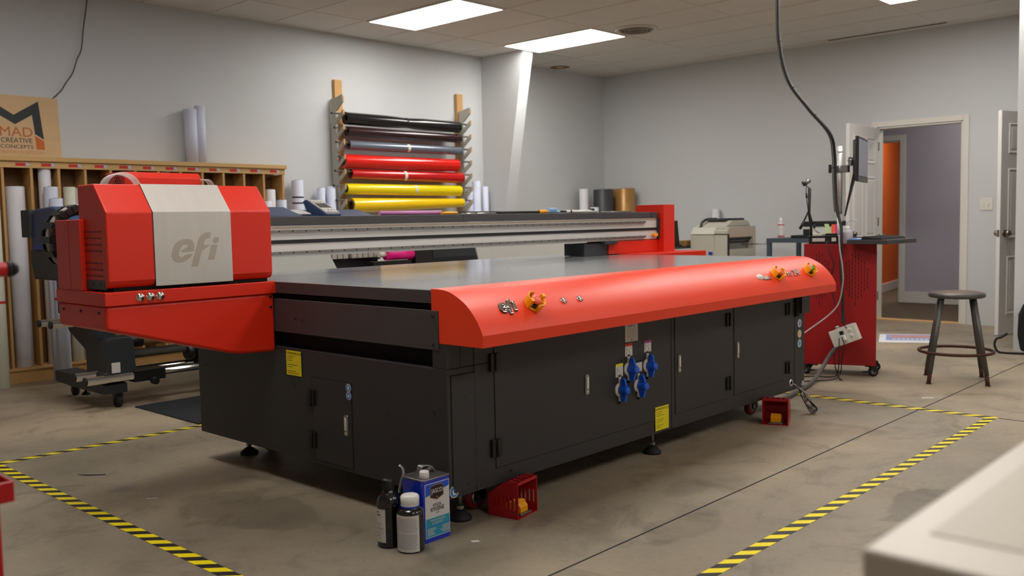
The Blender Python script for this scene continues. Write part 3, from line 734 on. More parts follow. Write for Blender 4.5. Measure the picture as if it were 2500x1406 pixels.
# vent holes on the head's side, black foot plate, front lower gap
vh = MB()
for (z0) in (1.125, 1.100, 1.075, 1.050, 1.003, .978, .953):
    for i in range(8): vh.cyl((1.5335, 3.605 + .0205 * i, z0 + .012), (1.5352, 3.605 + .0205 * i, z0 + .012), .0042, 8)
for i in range(8): vh.cyl((1.5335, 3.605 + .0205 * i, 1.028 - .003), (1.5352, 3.605 + .0205 * i, 1.028 - .003), .0, 3) if False else None
vh.build('vent_holes', 'black', head)
MB().box(1.5325, 1.545, 3.585, 3.800, .912, .949).build('head_foot_plate', 'charcoal_light', head, bevel=.001)
k = MB()
for yy in (3.62, 3.69, 3.775): k.box(1.5315, 1.533, yy - .004, yy + .004, .925, .94)
k.build('plate_slots', 'black', head)
MB().box(1.56, 2.24, 3.57, 3.80, .904, .918).build('head_underside', 'black_matt', head)
# upper electronics box on the carriage
ub = MB().prism([(3.945, 1.20), (4.13, 1.20), (4.13, 1.392), (3.968, 1.392), (3.945, 1.368)], 0, 1.795, 2.152)
ubo = ub.build('electronics_box', 'red', P, bevel=.003)
vh = MB()
for i, row in enumerate((1, 2, 3, 4, 3)):
    for j in range(row): vh.cyl((1.793, 3.99 + .02 * (j - (row - 1) / 2) + .02, 1.378 - .012 * i), (1.7955, 3.99 + .02 * (j - (row - 1) / 2) + .02, 1.378 - .012 * i), .0042, 8)
vh.build('vent_holes', 'black', ubo)
for k in range(5):
    pts = [(1.735 + .012 * k - .0 + .075 * math.cos(a), 3.88 + .012 * k, 1.315 + .060 * math.sin(a) * (1 + .04 * k)) for a in [PI * i / 14 for i in range(15)]]
    MB().tube(pts, .0035, 8).build('ink_tube', 'clear_plastic', P)
for k in range(3):
    pts = [(2.150 + .012 * k + .032 * math.cos(a), 3.93, 1.32 + .042 * math.sin(a)) for a in [PI * .62 - PI * .72 * i / 10 for i in range(11)]]
    MB().tube(pts, .0035, 8).build('ink_tube', 'clear_plastic', P)
# energy chain curling round the left end
ch = MB(); N = 15; cx, cz, rr = 1.685, 1.105, .150
for i in range(N):
    a0 = PI / 2 + PI * (i + .06) / N; a1 = PI / 2 + PI * (i + .94) / N
    for (r0, r1, y0, y1, mi) in ((rr - .0, rr + .004, 4.10, 4.20, 0) if i % 2 else (rr - .024, rr - .020, 4.10, 4.20, 0), (rr - .026, rr, 4.09, 4.106, 0), (rr - .026, rr, 4.194, 4.21, 0), ):
        q = [(cx + r0 * math.cos(a0), cz + r0 * math.sin(a0)), (cx + r1 * math.cos(a0), cz + r1 * math.sin(a0)), (cx + r1 * math.cos(a1), cz + r1 * math.sin(a1)), (cx + r0 * math.cos(a1), cz + r0 * math.sin(a1))]
        ch.prism(q, 1, y0, y1, mi)
for (z0) in (cz + rr - .026, cz - rr):
    for i in range(26):
        x = cx + .004 + i * .032
        if z0 < 1: 
            if i > 3: break
        ch.box(x, x + .028, 4.09, 4.106, z0, z0 + .026).box(x, x + .028, 4.194, 4.21, z0, z0 + .026).box(x + .004, x + .024, 4.10, 4.20, z0, z0 + .004)
ch.build('cable_chain', ['black', 'cable_light'], P)
MB().tube([(cx + .140 * math.cos(a), 4.145, cz + .140 * math.sin(a)) for a in [PI / 2 + PI * i / 20 for i in range(21)]], .0135, 8).build('chain_hose', 'cable_light', P)
MB().tube([(cx + .13 * math.cos(a) * .9, 4.15, cz + .13 * math.sin(a) * .9) for a in [PI / 2 + PI * i / 16 for i in range(17)]], .012, 8).build('chain_hose', 'cable_black', P)
MB().box(1.61, 2.26, 4.02, 4.26, .78, .99).build('chain_tray', 'black', P, bevel=.002)
MB().box(2.26, 5.16, 4.262, 4.275, .60, .86).build('rear_panel', 'charcoal', P)

# ------------------------------------------------------------------ hazard tape on the floor
def tape(x0, x1, y0, y1, label):
    o = MB().box(x0, x1, y0, y1, .0003, .0012).build('floor_tape', 'hazard'); tag(o, label, 'floor tape', 'hazard tape around the printer')
tape(1.50, 1.555, .9, 4.92, 'yellow and black floor tape running down the near left to the bottom edge')
tape(1.50, 5.505, 4.92, 4.965, 'yellow and black floor tape crossing behind the printer towards the dark mat')
tape(2.0, 5.56, 1.51, 1.562, 'yellow and black floor tape running parallel to the printer front')
tape(5.505, 5.56, 1.562, 4.92, 'yellow and black floor tape crossing between the printer end and the red cart')

# ------------------------------------------------------------------ solvent can and bottles
r = thing('solvent_can', (2.203, 2.51, 0), 'blue and white metal can of xylene standing by the printer corner', 'can')
x0, x1, y0, y1, H = 2.136, 2.272, 2.453, 2.568, .226
def rrect(x0, x1, y0, y1, c, n=4):
    o = []
    for (cx, cy, a) in ((x1 - c, y0 + c, -PI / 2), (x1 - c, y1 - c, 0), (x0 + c, y1 - c, PI / 2), (x0 + c, y0 + c, PI)):
        o += arc(cx, cy, c, a, a + PI / 2, n)
    return o
body = MB().prism(rrect(x0, x1, y0, y1, .012), 2, 0, H, sm=True).build('can_body', 'can_blue', r)
body.modifiers.new('s', 'EDGE_SPLIT').split_angle = math.radians(35)
tp = MB(); tp.prism(rrect(x0 - .001, x1 + .001, y0 - .001, y1 + .001, .013), 2, H, H + .004); tp.build('can_top', 'steel', r, bevel=.001)
rim = MB().tube([(a, b, H + .004) for a, b in rrect(x0, x1, y0, y1, .012)], .0022, 6, closed=True); rim.build('can_rim', 'steel', r)
yf = y0 - .0006
def fr(mb, name, m, par, d=.0005, k=0):
    return mb
lx0, lx1 = x0 + .010, x1 - .008
def plate(pts, name, m, par, k=1): return MB().prism(pts, 1, y0 - .0005 * (k + 1), y0 - .0005 * k).build(name, m, par)
lb = plate([(lx0, .016), (lx1, .016), (lx1, .214), (lx0, .214)], 'can_label', 'can_white', r, 0)
plate([(lx0 + .0025, .168), (lx1 - .0025, .190), (lx1 - .0025, .2115), (lx0 + .0025, .2115)], 'label_field', 'can_blue2', lb)
plate([(lx0 + .0025, .164), (lx0 + .0025, .1685), (lx1 - .0025, .1905), (lx1 - .0025, .186)], 'label_band', 'can_white', lb, 2)
plate([(lx0 + .0025, .0185), (lx1 - .0025, .0185), (lx1 - .0025, .0865), (lx0 + .0025, .0865)], 'label_field', 'can_teal', lb)
plate([(lx0 + .0025, .0560), (lx1 - .0025, .0560), (lx1 - .0025, .0572), (lx0 + .0025, .0572)], 'label_rule', 'can_blue', lb, 2)
mx_ = (x0 + x1) / 2 - .002
plate([(mx_ - .033, .163), (mx_, .150), (mx_ + .033, .163), (mx_ + .031, .2035), (mx_, .207), (mx_ - .031, .2035)], 'label_shield', 'gold_edge', lb, 3)
plate([(mx_ - .031, .164), (mx_, .152), (mx_ + .031, .164), (mx_ + .029, .202), (mx_, .205), (mx_ - .029, .202)], 'label_shield', 'shield', lb, 4)
T = lambda s, sz, z, m, x=mx_, **k: text(s, sz, m, (x, y0 - .0032, z), FY, lb, 'label_text', ext=.0002, **k)
T('JASCO', .0215, .1835, 'can_white', off=.0002, sx=.86); T('XYLOL', .0155, .1325, 'black', off=0, sx=.86); T('XYLENE', .021, .117, 'black', off=0, sx=.9)
T('solvent', .006, .1035, 'label_ink'); T('THINS EPOXIES', .0115, .0775, 'can_white', off=0, sx=.95); T('& ENAMELS', .0115, .0665, 'can_white', off=0, sx=.95)
MB().lathe([(.0, -.0), (.0035, -.0)], (mx_, y0 - .0032, .160), 12, ax='y').build('label_dot', 'gold_edge', lb)
s = MB()
for i in range(8):
    for (a, b, sgn) in ((lx0 + .006, lx0 + .050, 1), (lx1 - .056, lx1 - .006, -1)):
        z = .0505 - i * .0036; L_ = (b - a) * R.uniform(.6, 1)
        xa, xb = (a, a + L_) if sgn > 0 else (b - L_, b)
        s.box(xa, xb, y0 - .0030, y0 - .0025, z, z + .0013)
for i in range(20):
    a = PI * .5 + (i - 9.5) * .115; ca, sa = math.cos(a), math.sin(a)
    if abs(ca) < .25: continue
s.build('label_fine_print', 'can_white', lb)
MB().lathe([(0, H + .03), (.0155, H + .03), (.0175, H + .026), (.018, H + .006), (.0175, H + .004)], (x0 + .036, y0 + .030, 0), 24).build('screw_cap', 'cap_white', r)
MB().lathe([(.0155, H + .006), (.0165, H + .004), (.020, H + .0042)], (x0 + .036, y0 + .030, -.0), 24).build('can_neck', 'steel', r)
hp_ = MB(); A = [(x0 + .060, y1 - .030, H + .004), (x0 + .062, y1 - .030, H + .024), (x0 + .072, y1 - .030, H + .032), (x0 + .100, y1 - .034, H + .028), (x0 + .112, y1 - .040, H + .018), (x0 + .118, y1 - .044, H + .004)]
for dy in (-.010, -.005, 0, .005, .010): hp_.tube(spline([(a, b + dy, c) for a, b, c in A], 5), .0032, 6)
hp_.build('carry_handle', 'steel', r)
MB().tube(spline([(2.150, 2.60, .16), (2.150, 2.585, .205), (2.152, 2.575, .235), (2.147, 2.575, .255), (2.135, 2.575, .268)], 6), .0045, 8).build('drain_tube', 'frosted', r)
def bottle(name, c, rad, H, prof, capm, label, lm, a0, a1, z0, z1, cat):
    r = thing(name, (c[0], c[1], 0), label, 'bottle')
    MB().lathe(prof, (c[0], c[1], 0), 40).build('bottle_body', 'black_gloss', r)
    o = MB().lathe([(rad + .0006, z0), (rad + .0006, z1)], (c[0], c[1], 0), 30, a0=a0, a1=a1).build('bottle_label', lm, r)
    return r, o
r, o = bottle('ink_bottle', (2.056, 2.547), .043, .235, [(0, 0), (.040, 0), (.043, .005), (.043, .012), (.0415, .014), (.0415, .140), (.0428, .146), (.043, .150), (.041, .168), (.036, .180), (.024, .192), (.020, .196), (.020, .206), (0, .206)],
              'black', 'black plastic bottle with a black cap standing behind the white-capped one', 'label_white', math.radians(148), math.radians(214), .022, .142, 'bottle')
cp = MB().lathe([(0, .242), (.017, .242), (.021, .238), (.022, .204)], (2.056, 2.547, 0), 28)
for i in range(24): a = 2 * PI * i / 24; cp.box(2.056 + .0218 * math.cos(a) - .0008, 2.056 + .0218 * math.cos(a) + .0008, 2.547 + .0218 * math.sin(a) - .0008, 2.547 + .0218 * math.sin(a) + .0008, .207, .236)
cp.build('screw_cap', 'black', r)
s = MB()
def cyltext(s, c, rad, a0, a1, rows, h):
    for z in rows:
        s.lathe([(rad, z), (rad, z + h)], (c[0], c[1], 0), 8, a0=a0, a1=a1)
for (a, b, z, h) in [(q0 - 36, q1 - 46, z_, h_) for q0, q1, z_, h_ in ((185, 257, .142 - .004, .001), (185, 257, .024, .001), (190, 250, .072, .0015), (190, 250, .066, .001), (195, 225, .128, .004), (195, 235, .118, .004), (200, 240, .09, .001), (195, 235, .084, .001), (190, 250, .056, .001), (200, 230, .045, .002), (205, 240, .036, .001))]:
    cyltext(s, (2.056, 2.547), .0439, math.radians(a), math.radians(b), [z], h)
s.build('label_print', 'label_ink', o)
r, o = bottle('cleaner_bottle', (2.075, 2.452), .0475, .205, [(0, 0), (.045, 0), (.0478, .004), (.048, .010), (.0475, .134), (.046, .143), (.040, .149), (.031, .154), (.031, .160), (0, .160)],
              'white', 'black plastic bottle with a white cap and plain white label beside the can', 'label_white', math.radians(150), math.radians(268), .006, .134, 'bottle')
cp = MB().lathe([(0, .197), (.026, .198), (.0300, .196), (.0315, .192), (.032, .164), (.0325, .162)], (2.075, 2.452, 0), 36)
for i in range(40): a = 2 * PI * i / 40; cp.cyl((2.075 + .0318 * math.cos(a), 2.452 + .0318 * math.sin(a), .166), (2.075 + .0318 * math.cos(a), 2.452 + .0318 * math.sin(a), .192), .0011, 5)
cp.build('screw_cap', 'cap_white', r)
MB().lathe([(.0315, .154), (.0335, .156), (.0335, .162), (.031, .163)], (2.075, 2.452, 0), 30).build('cap_ring', 'panel_blue', r)
s = MB(); mk('print_grey', '9b98a4', .6, var=.15, scale=400)
for i in range(24):
    if i == 11: continue
    s.lathe([(.0483, .122 - i * .0046), (.0483, .1241 - i * .0046)], (2.075, 2.452, 0), 10, a0=math.radians(158), a1=math.radians(R.uniform(250, 262)))
s.build('label_print', 'print_grey', o)

# ------------------------------------------------------------------ foot pedals in red guards
def pedal(loc, rz, label):
    r = thing('foot_pedal', loc, label, 'foot pedal', 'foot pedals on the floor by the printer', rz=rz)
    W, D, H, t = .137, .14, .145, .0025
    def side(x):
        m = MB()
        for i in range(7):
            pass
        # side plate with seven slots: built from strips around the slots
        def ztop(y): return H if y <= .055 else H - (y - .055) / (D - .055) * (H - .085)
        ys = [0, .016]
        for i in range(6): ys += [.016 + .019 * i + .008, .016 + .019 * (i + 1)]
        ys = sorted(set(ys + [D]))
        y = 0
        edges = [0.012 + .019 * i for i in range(6)]
        last = 0
        for e in edges:
            m.prism([(last, 0), (e, 0), (e, ztop(e)), (last, ztop(last))], 0, x, x + t)
            m.prism([(e, 0), (e + .007, 0), (e + .007, .035), (e, .035)], 0, x, x + t)
            m.prism([(e, .085), (e + .007, .085), (e + .007, ztop(e + .007)), (e, ztop(e))], 0, x, x + t) if ztop(e + .007) > .09 else None
            last = e + .007
        m.prism([(last, 0), (D, 0), (D, ztop(D)), (last, ztop(last))], 0, x, x + t)
        return m
    g = side(0); g2 = side(W - t)
    g.v += g2.v; n = len(g.v) - len(g2.v); g.f += [tuple(i + n for i in f) for f in g2.f]; g.mi += g2.mi; g.sm += g2.sm
    g.box(t, W - t, 0, D, 0, .003)
    g.prism([(.055, H), (D, .085), (D, .0825), (.055, H - .0025)], 0, t, W - t)
    g.box(t, W - t, D - t, D, 0, .085)
    for (a, b) in ((t, .02), (.032, .050), (.062, .075), (.087, .105), (.117, W - t)): g.box(a, b, 0, .055, H - .0025, H)
    g.box(t, W - t, 0, .006, H - .0026, H).box(t, W - t, .049, .055, H - .0026, H)
    g.box(-.001, W + .001, -.001, 0, 0, .004).box(-.001, .003, -.001, .0, 0, H).box(W - .003, W + .001, -.001, 0, 0, H).box(-.001, W + .001, -.001, 0, H - .012, H)
    g.build('pedal_guard', 'pedal_red', r, world=False)
    MB().box(.030, .107, .006, .10, .003, .012).build('pedal_base', 'steel', r, world=False, bevel=.002)
    p = MB().prism([(.016, .012), (.016, .034), (.036, .058), (.092, .040), (.096, .012)], 0, .042, .095)
    for i in range(6): p.box(.043, .094, .026 + .009 * i, .030 + .009 * i, .045, .0575 - .002 * abs(i - 1.5))
    p.build('pedal_pad', 'yellow_guard', r, world=False, bevel=.003)
pedal((2.549, 2.376, .0), math.radians(9), 'red slotted foot pedal guard near the printer corner, seen from its slotted side')
pedal((4.611, 2.444, .0), math.radians(-69), 'dark red foot pedal guard near the far printer end, facing the camera')

# ------------------------------------------------------------------ metal shop stool
r = thing('shop_stool', (6.62, 2.07, 0), 'grey steel shop stool with a round seat and foot ring by the doorway', 'stool')
c = (6.62, 2.07); a0 = math.radians(203)
MB().lathe([(0, .606), (.155, .606), (.168, .603), (.178, .593), (.178, .578), (.168, .570), (.155, .568), (.15, .575)], (c[0], c[1], 0), 48).build('seat', 'stool_steel', r)
MB().lathe([(0, .6085), (.138, .6085), (.142, .606)], (c[0], c[1], 0), 40).build('seat_pad', 'stool_seat', r)
for (fx, fy) in ((6.388, 2.167), (6.729, 2.312), (6.521, 1.834), (6.853, 1.97)):
    d = Vector((fx - c[0], fy - c[1], 0)); d.normalize()
    top = Vector((c[0], c[1], .578)) + d * .135; bot = Vector((c[0], c[1], .018)) + d * .252
    l = MB().cyl(bot + Vector((0, 0, .05)) - d * .01, top, .0155, 14).build('leg', 'stool_steel', r)
    MB().cyl(bot - Vector((0, 0, .018)), bot + Vector((0, 0, .075)) - d * .015, .0135, 12).cyl(bot - Vector((0, 0, .018)), bot - Vector((0, 0, .012)), .018, 12).build('leg_extension', 'rust', l)
MB().tube([(c[0] + .232 * math.cos(t), c[1] + .232 * math.sin(t), .205) for t in [2 * PI * i / 40 for i in range(40)]], .0105, 8, closed=True).build('foot_ring', 'rust', r)

# ------------------------------------------------------------------ red computer cart
ca = math.atan2(-.45, .18); cm = thing('computer_cart', (6.255, 2.99, 0), 'red steel computer cart on casters with a pole-mounted monitor', 'cart', rz=ca)
CW, CD = .485, .30          # local x along the slotted face, local y = depth (away from the camera)
MB().box(0, CW, 0, CD, .078, .935).build('cart_body', 'cart_red', cm, world=False, bevel=.004)
s = MB()
def slots(cx, cz):
    for i in range(-4, 5):
        nrow = 5 - abs(i) + 1
        x = cx + i * .020
        for j in range(-nrow, nrow + 1):
            z = cz + j * .030 + (.0 if i % 2 == 0 else .015)
            if abs(j) * .030 > .175 - abs(i) * .028 + .01: continue
            s.box(x - .002, x + .002, -.0008, .0005, z - .011, z + .011)
slots(.105, .695); slots(.345, .695)
s.build('vent_slots', 'black_matt', cm, world=False)
MB().box(CW - .001, CW + .0008, .05, CD - .05, .55, .88).build('side_slot', 'black', cm, world=False)
MB().box(-.002, CW + .002, -.002, CD + .002, .933, .9375).build('cart_top', 'cart_red', cm, world=False, bevel=.001)
def swivel(par, x, y, ang, name='caster', m='black', R_=.034, stemz=.08):
    T = Matrix.Translation((x, y, 0)) @ Matrix.Rotation(ang, 4, 'Z')
    def tr(mb): mb.v = [tuple(T @ Vector(v)) for v in mb.v]; return mb
    o = tr(MB().lathe([(0, -.012), (R_ * .6, -.012), (R_, -.009), (R_, .009), (R_ * .6, .012), (0, .012)], (.018, 0, R_), 24, ax='y')).build(name, 'rubber', par, world=False)
    tr(MB().lathe([(0, -.0135), (R_ * .5, -.013), (R_ * .56, -.011)], (.018, 0, R_), 20, ax='y').lathe([(R_ * .56, .011), (R_ * .5, .013), (0, .0135)], (.018, 0, R_), 20, ax='y')).build('caster_hub', 'steel', o, world=False)
    tr(MB().prism([(-.012, stemz - .01), (.02, R_ * .7), (.034, R_ * 1.1), (.034, stemz - .005), (-.012, stemz)], 1, .0135, .0165).prism([(-.012, stemz - .01), (.02, R_ * .7), (.034, R_ * 1.1), (.034, stemz - .005), (-.012, stemz)], 1, -.0165, -.0135).cyl((0, 0, stemz - .012), (0, 0, stemz + .002), .022, 16)).build('caster_fork', m, o, world=False)
    tr(MB().box(-.055, -.008, -.012, .012, R_ * .9, R_ * 1.1)).build('brake_lever', m, o, world=False)
swivel(cm, CW - .035, .03, .4); swivel(cm, CW - .02, CD - .02, .1); swivel(cm, .03, .03, 2.4); swivel(cm, .03, CD - .03, 2.8)
# tray for keyboard, wide grey board overhanging the right end
def quadbox(p, z0, z1):
    return MB().prism(p, 2, z0, z1)
ZT = .972
inv = ROOTM[cm.name].inverted()

px_, py_ = 6.435, 2.809
pole = MB().cyl((px_, py_, .936), (px_, py_, 1.150), .0165, 20).cyl((px_, py_, 1.150), (px_, py_, 1.626), .0175, 20).build('pole', 'aluminium', cm)
for z in (1.585, 1.155): MB().cyl((px_, py_, z), (px_, py_, z + .004), .019, 20).build('cable_tie', 'black', pole)
cl = MB().cyl((px_, py_, 1.44), (px_, py_, 1.49), .026, 20).box(px_ - .02, px_ + .02, py_ - .065, py_ - .01, 1.44, 1.49).build('pole_clamp', 'steel', cm, bevel=.002)
MB().cyl((px_, py_, 1.485), (px_ - .01, py_ + .075, 1.472), .005, 8).box(px_ - .02, px_ - .008, py_ + .055, py_ + .075, 1.44, 1.50).build('clamp_knob', 'black', cl, bevel=.002)
MB().box(px_ - .005, px_ + .02, py_ - .085, py_ - .062, 1.485, 1.545).cyl((px_ + .01, py_ - .075, 1.525), (6.52, 2.735, 1.525), .018, 16).lathe([(0, -.028), (.02, -.02), (.028, 0), (.02, .02), (0, .028)], (px_ + .02, py_ - .075, 1.525), 20).build('monitor_arm', 'steel', cm, bevel=.001)
Nn = Vector((6.35, 2.64, 0)); d = (Vector((6.81, 2.761, 0)) - Nn).normalized(); nn = Vector((-d.y, d.x, 0))
def mbox(mb, a0, a1, t0, t1, z0, z1):
    pts = [Nn + d * a0 + nn * t0, Nn + d * a1 + nn * t0, Nn + d * a1 + nn * t1, Nn + d * a0 + nn * t1]
    return mb.prism([(p.x, p.y) for p in pts], 2, z0, z1)
mo = mbox(MB(), 0, .475, 0, .02, 1.372, 1.684)
pp_ = [Nn + d * a + nn * t for a, t in ((.01, .02), (.465, .02), (.36, .052), (.11, .052))]
mo.prism([(p.x, p.y) for p in pp_], 2, 1.39, 1.665)
mon = mo.build('monitor', 'black', cm, bevel=.003)
mbox(MB(), .014, .461, -.0015, .0005, 1.412, 1.668).build('screen', 'screen', mon)
mbox(MB(), .0, .475, -.001, .0005, 1.372, 1.405).build('screen_bezel', 'cable_grey', mon)
st_ = MB()
st_.add([(6.40, 2.685, 1.43), (6.52, 2.72, 1.43), (6.52, 2.735, 1.43), (6.40, 2.70, 1.43), (6.415, 2.755, 1.13), (6.50, 2.775, 1.20), (6.50, 2.788, 1.20), (6.415, 2.768, 1.13)],
        [(0, 1, 2, 3), (4, 7, 6, 5), (0, 4, 5, 1), (1, 5, 6, 2), (2, 6, 7, 3), (3, 7, 4, 0)])
st_.build('monitor_foot', 'black', cm, bevel=.003)
# keyboard tray
th = math.radians(-6); tcx, tcy = 6.25, 2.40
def T2(a, b): return (tcx + a * math.cos(th) - b * math.sin(th), tcy + a * math.sin(th) + b * math.cos(th))
MB().prism([T2(0, 0), T2(.42, 0), T2(.42, .29), T2(0, .29)], 2, .9385, .968).build('keyboard_tray', 'charcoal_light', cm, bevel=.002)
def flat(name, a0, a1, b0, b1, z0, z1, m, label, cat, ang=0, bev=.001):
    r = thing(name, T2(a0, b0) + (z0,), label, cat, rz=th + ang)
    return r
r = thing('keyboard', T2(.02, .05) + (.9685,), 'black computer keyboard lying on the grey cart tray', 'keyboard', rz=th + math.radians(2))
MB().prism([(0, 0), (.14, 0), (.14, .020), (0, .010)], 0, 0, .37).build('keyboard_body', 'mouse', r, world=False, bevel=.002)
kk = MB()
for j in range(6):
    for i in range(20):
        if j == 0 and 5 <= i < 10: continue
        zb = .0105 + (.010 + .021 * j) / .14 * .010
        kk.box(.010 + i * .0175, .010 + i * .0175 + .0155, .010 + .021 * j, .010 + .021 * j + .018, zb, zb + .005)
zb = .0112; kk.box(.10, .182, .010, .028, zb, zb + .005)
kk.build('keys', 'charcoal', r, world=False)
r = thing('computer_mouse', T2(.36, .225) + (.9685,), 'black computer mouse behind the keyboard on the cart tray', 'mouse')
mm = MB(); N = 10
vs = []; fs = []
for j in range(7):
    ph = j / 6 * PI / 2
    for i in range(16):
        a = 2 * PI * i / 16; vs.append((.055 * math.cos(a) * math.cos(ph) ** .7, .030 * math.sin(a) * math.cos(ph) ** .7, .034 * math.sin(ph)))
for j in range(6):
    for i in range(16): fs.append((j * 16 + i, j * 16 + (i + 1) % 16, j * 16 + 16 + (i + 1) % 16, j * 16 + 16 + i))
fs.append(tuple(range(16))); mm.add(vs, fs, 0, True); mm.build('mouse_body', 'mouse', r, world=False)
MB().cyl((.03, -.002, .024), (.03, .002, .024), .009, 12).build('scroll_wheel', 'cable_grey', r, world=False)
o = MB().prism([T2(.015, .20), T2(.20, .20), T2(.20, .285), T2(.015, .285)], 2, .9685, .9725).build('document_folder', 'folder_blue'); tag(o, 'bright blue folder lying under white paper on the cart tray', 'folder')
o = MB().prism([T2(.05, .215), T2(.23, .195), T2(.24, .275), T2(.06, .288)], 2, .973, .975).build('paper_sheet', 'paper_roll'); tag(o, 'white paper sheets lying on the blue folder on the cart tray', 'paper')
# wash bottle with bent nozzle
bx, by = 6.40, 2.735
r = thing('wash_bottle', (bx, by, .9385), 'translucent white squeeze wash bottle with a bent nozzle on the red cart', 'bottle')
MB().lathe([(0, .9385), (.033, .9385), (.036, .943), (.036, 1.015), (.032, 1.028), (.018, 1.036), (.016, 1.040)], (bx, by, 0), 28).build('bottle_body', 'frosted', r)
MB().lathe([(.018, 1.037), (.018, 1.056), (.008, 1.062), (.0, 1.062)], (bx, by, 0), 20).build('bottle_cap', 'cap_white', r)
MB().tube(spline([(bx, by, 1.055), (bx, by, 1.085), (bx + .003, by - .012, 1.098), (bx + .01, by - .07, 1.102)], 6), [.004] * 18 + [.002], 8).build('nozzle', 'frosted', r)
# devices on the cart
def wb(mb, name, m, label, cat, bev=.002, group=None):
    o = mb.build(name, m, None, bevel=bev); return tag(o, label, cat, group)
def CT(u, v): 
    p = ROOTM[cm.name] @ Vector((u, v, 0)); return (p.x, p.y)
def cbox(mb, u0, u1, v0, v1, z0, z1): return mb.prism([CT(u0, v0), CT(u1, v0), CT(u1, v1), CT(u0, v1)], 2, z0, z1)
r = thing('computer_box', CT(.12, .12) + (.9385,), 'flat black computer box lying on the left of the red cart top', 'computer')
cbox(MB(), .03, .235, .03, .25, .9385, .990).build('case', 'black', r, bevel=.003)
cbox(MB(), .055, .14, .027, .031, .955, .980).build('label_panel', 'label_white', r)
cbox(MB(), .185, .215, .027, .031, .955, .982).build('label_panel', 'cream', r)
cbox(MB(), .02, .245, .02, .26, .990, .994).build('lid', 'charcoal', r, bevel=.001)
r = thing('network_box', CT(.07, .15) + (.9945,), 'small pale box lying on top of the flat black computer box', 'box')
cbox(MB(), .05, .12, .06, .16, .9945, 1.012).build('case', 'cream', r, bevel=.002)
r = thing('desk_phone', CT(.21, .2) + (.9385,), 'black desk phone beside the monitor pole on the cart', 'phone')
cbox(MB(), .240, .290, .14, .26, .9385, .985).build('phone_body', 'black', r, bevel=.004)
MB().tube([CT(.25, .13) + (1.01,), CT(.262, .18) + (1.0,), CT(.28, .26) + (.99,)], [.012, .009, .012], 10).build('handset', 'black_gloss', r)
# sticky note holder
r = thing('note_holder', CT(.16, .10) + (.9945,), 'upright holder of pink orange and green sticky notes on the red cart', 'note holder')
def leanq(u0, u1, v, z0, z1, m, nm, par, lean=.0):
    a, b, c, e = CT(u0, v), CT(u1, v), CT(u1, v + .004), CT(u0, v + .004); dz = lean
    A = CT(u0 - dz, v + .02), CT(u1 - dz, v + .02), CT(u1 - dz, v + .024), CT(u0 - dz, v + .024)
    return MB().add([a + (z0,), b + (z0,), c + (z0,), e + (z0,)] + [q + (z1,) for q in A], [(0, 1, 2, 3), (4, 7, 6, 5), (0, 4, 5, 1), (1, 5, 6, 2), (2, 6, 7, 3), (3, 7, 4, 0)]).build(nm, m, par)
cbox(MB(), .14, .235, .09, .15, .9945, 1.010).build('holder_base', 'black', r, bevel=.002)
leanq(.150, .180, .115, 1.008, 1.078, 'sticky_green', 'note_pad', r, .02)
leanq(.180, .203, .102, 1.012, 1.074, 'sticky_orange', 'note_pad', r)
leanq(.204, .228, .099, 1.008, 1.076, 'sticky_pink', 'note_pad', r)
MB().cyl(CT(.232, .13) + (1.0,), CT(.236, .13) + (1.07,), .008, 10).build('pen_cup', 'black', r)
# webcam on a small tripod
r = thing('webcam_tripod', CT(.03, .06) + (.9945,), 'small black tripod on the cart carrying a webcam', 'tripod')
bA = Vector(CT(.045, .06) + (.995,)); bB = Vector(CT(.030, .06) + (1.16,)); bC = Vector(CT(.034, .06) + (1.335,))
MB().tube([bA, bA * .6 + bB * .4 + Vector((0, -.006, 0)), bB, bC], [.0095, .0095, .010, .0115], 10).build('tripod_column', 'black', r)
lg = MB().tube([bB + Vector((0, 0, .02)), Vector(CT(-.005, .05) + (1.10,))], .006, 8).tube([Vector(CT(-.004, .05) + (1.10,)), Vector(CT(-.032, .045) + (1.045,))], .010, 10); lg.build('tripod_leg', 'black', r)
MB().tube([bB + Vector((0, 0, .02)), Vector(CT(.062, .07) + (1.06,))], .004, 8).tube([Vector(CT(.062, .07) + (1.075,)), Vector(CT(.067, .07) + (1.05,))], .008, 8).build('tripod_leg', 'black', r)
MB().prism([CT(.062, .065), CT(.072, .065), CT(.072, .08), CT(.062, .08)], 2, .996, 1.0).tube([Vector(CT(.062, .07) + (1.05,)), Vector(CT(.115, .07) + (.998,))], .008, 6).build('tripod_leg', 'cable_light', r)
r = thing('webcam', CT(.015, .06) + (1.385,), 'silver and black webcam clipped on top of the small tripod', 'webcam')
a = Vector(CT(.000, .05) + (1.372,)); b_ = Vector(CT(.036, .06) + (1.392,))
MB().cyl(a, b_, .016, 16).build('camera_body', 'steel', r)
MB().cyl(a + (a - b_) * .35, a, .019, 16).build('lens_ring', 'black', r)
MB().tube(spline([Vector(CT(.016, .056) + (1.368,)), Vector(CT(.012, .056) + (1.352,)), Vector(CT(.022, .058) + (1.345,)), Vector(CT(.034, .06) + (1.335,))], 5), .0035, 6).build('clip', 'black', r)
MB().tube(spline([Vector(CT(.014, .056) + (1.36,)), Vector(CT(.010, .05) + (1.32,)), Vector(CT(.014, .05) + (1.26,)), Vector(CT(.026, .05) + (1.17,))], 6), .0025, 6).build('cord', 'black', r)
MB().cyl(Vector(CT(.012, .05) + (1.30,)), Vector(CT(.015, .05) + (1.265,)), .007, 8).build('cord_bead', 'black', r)

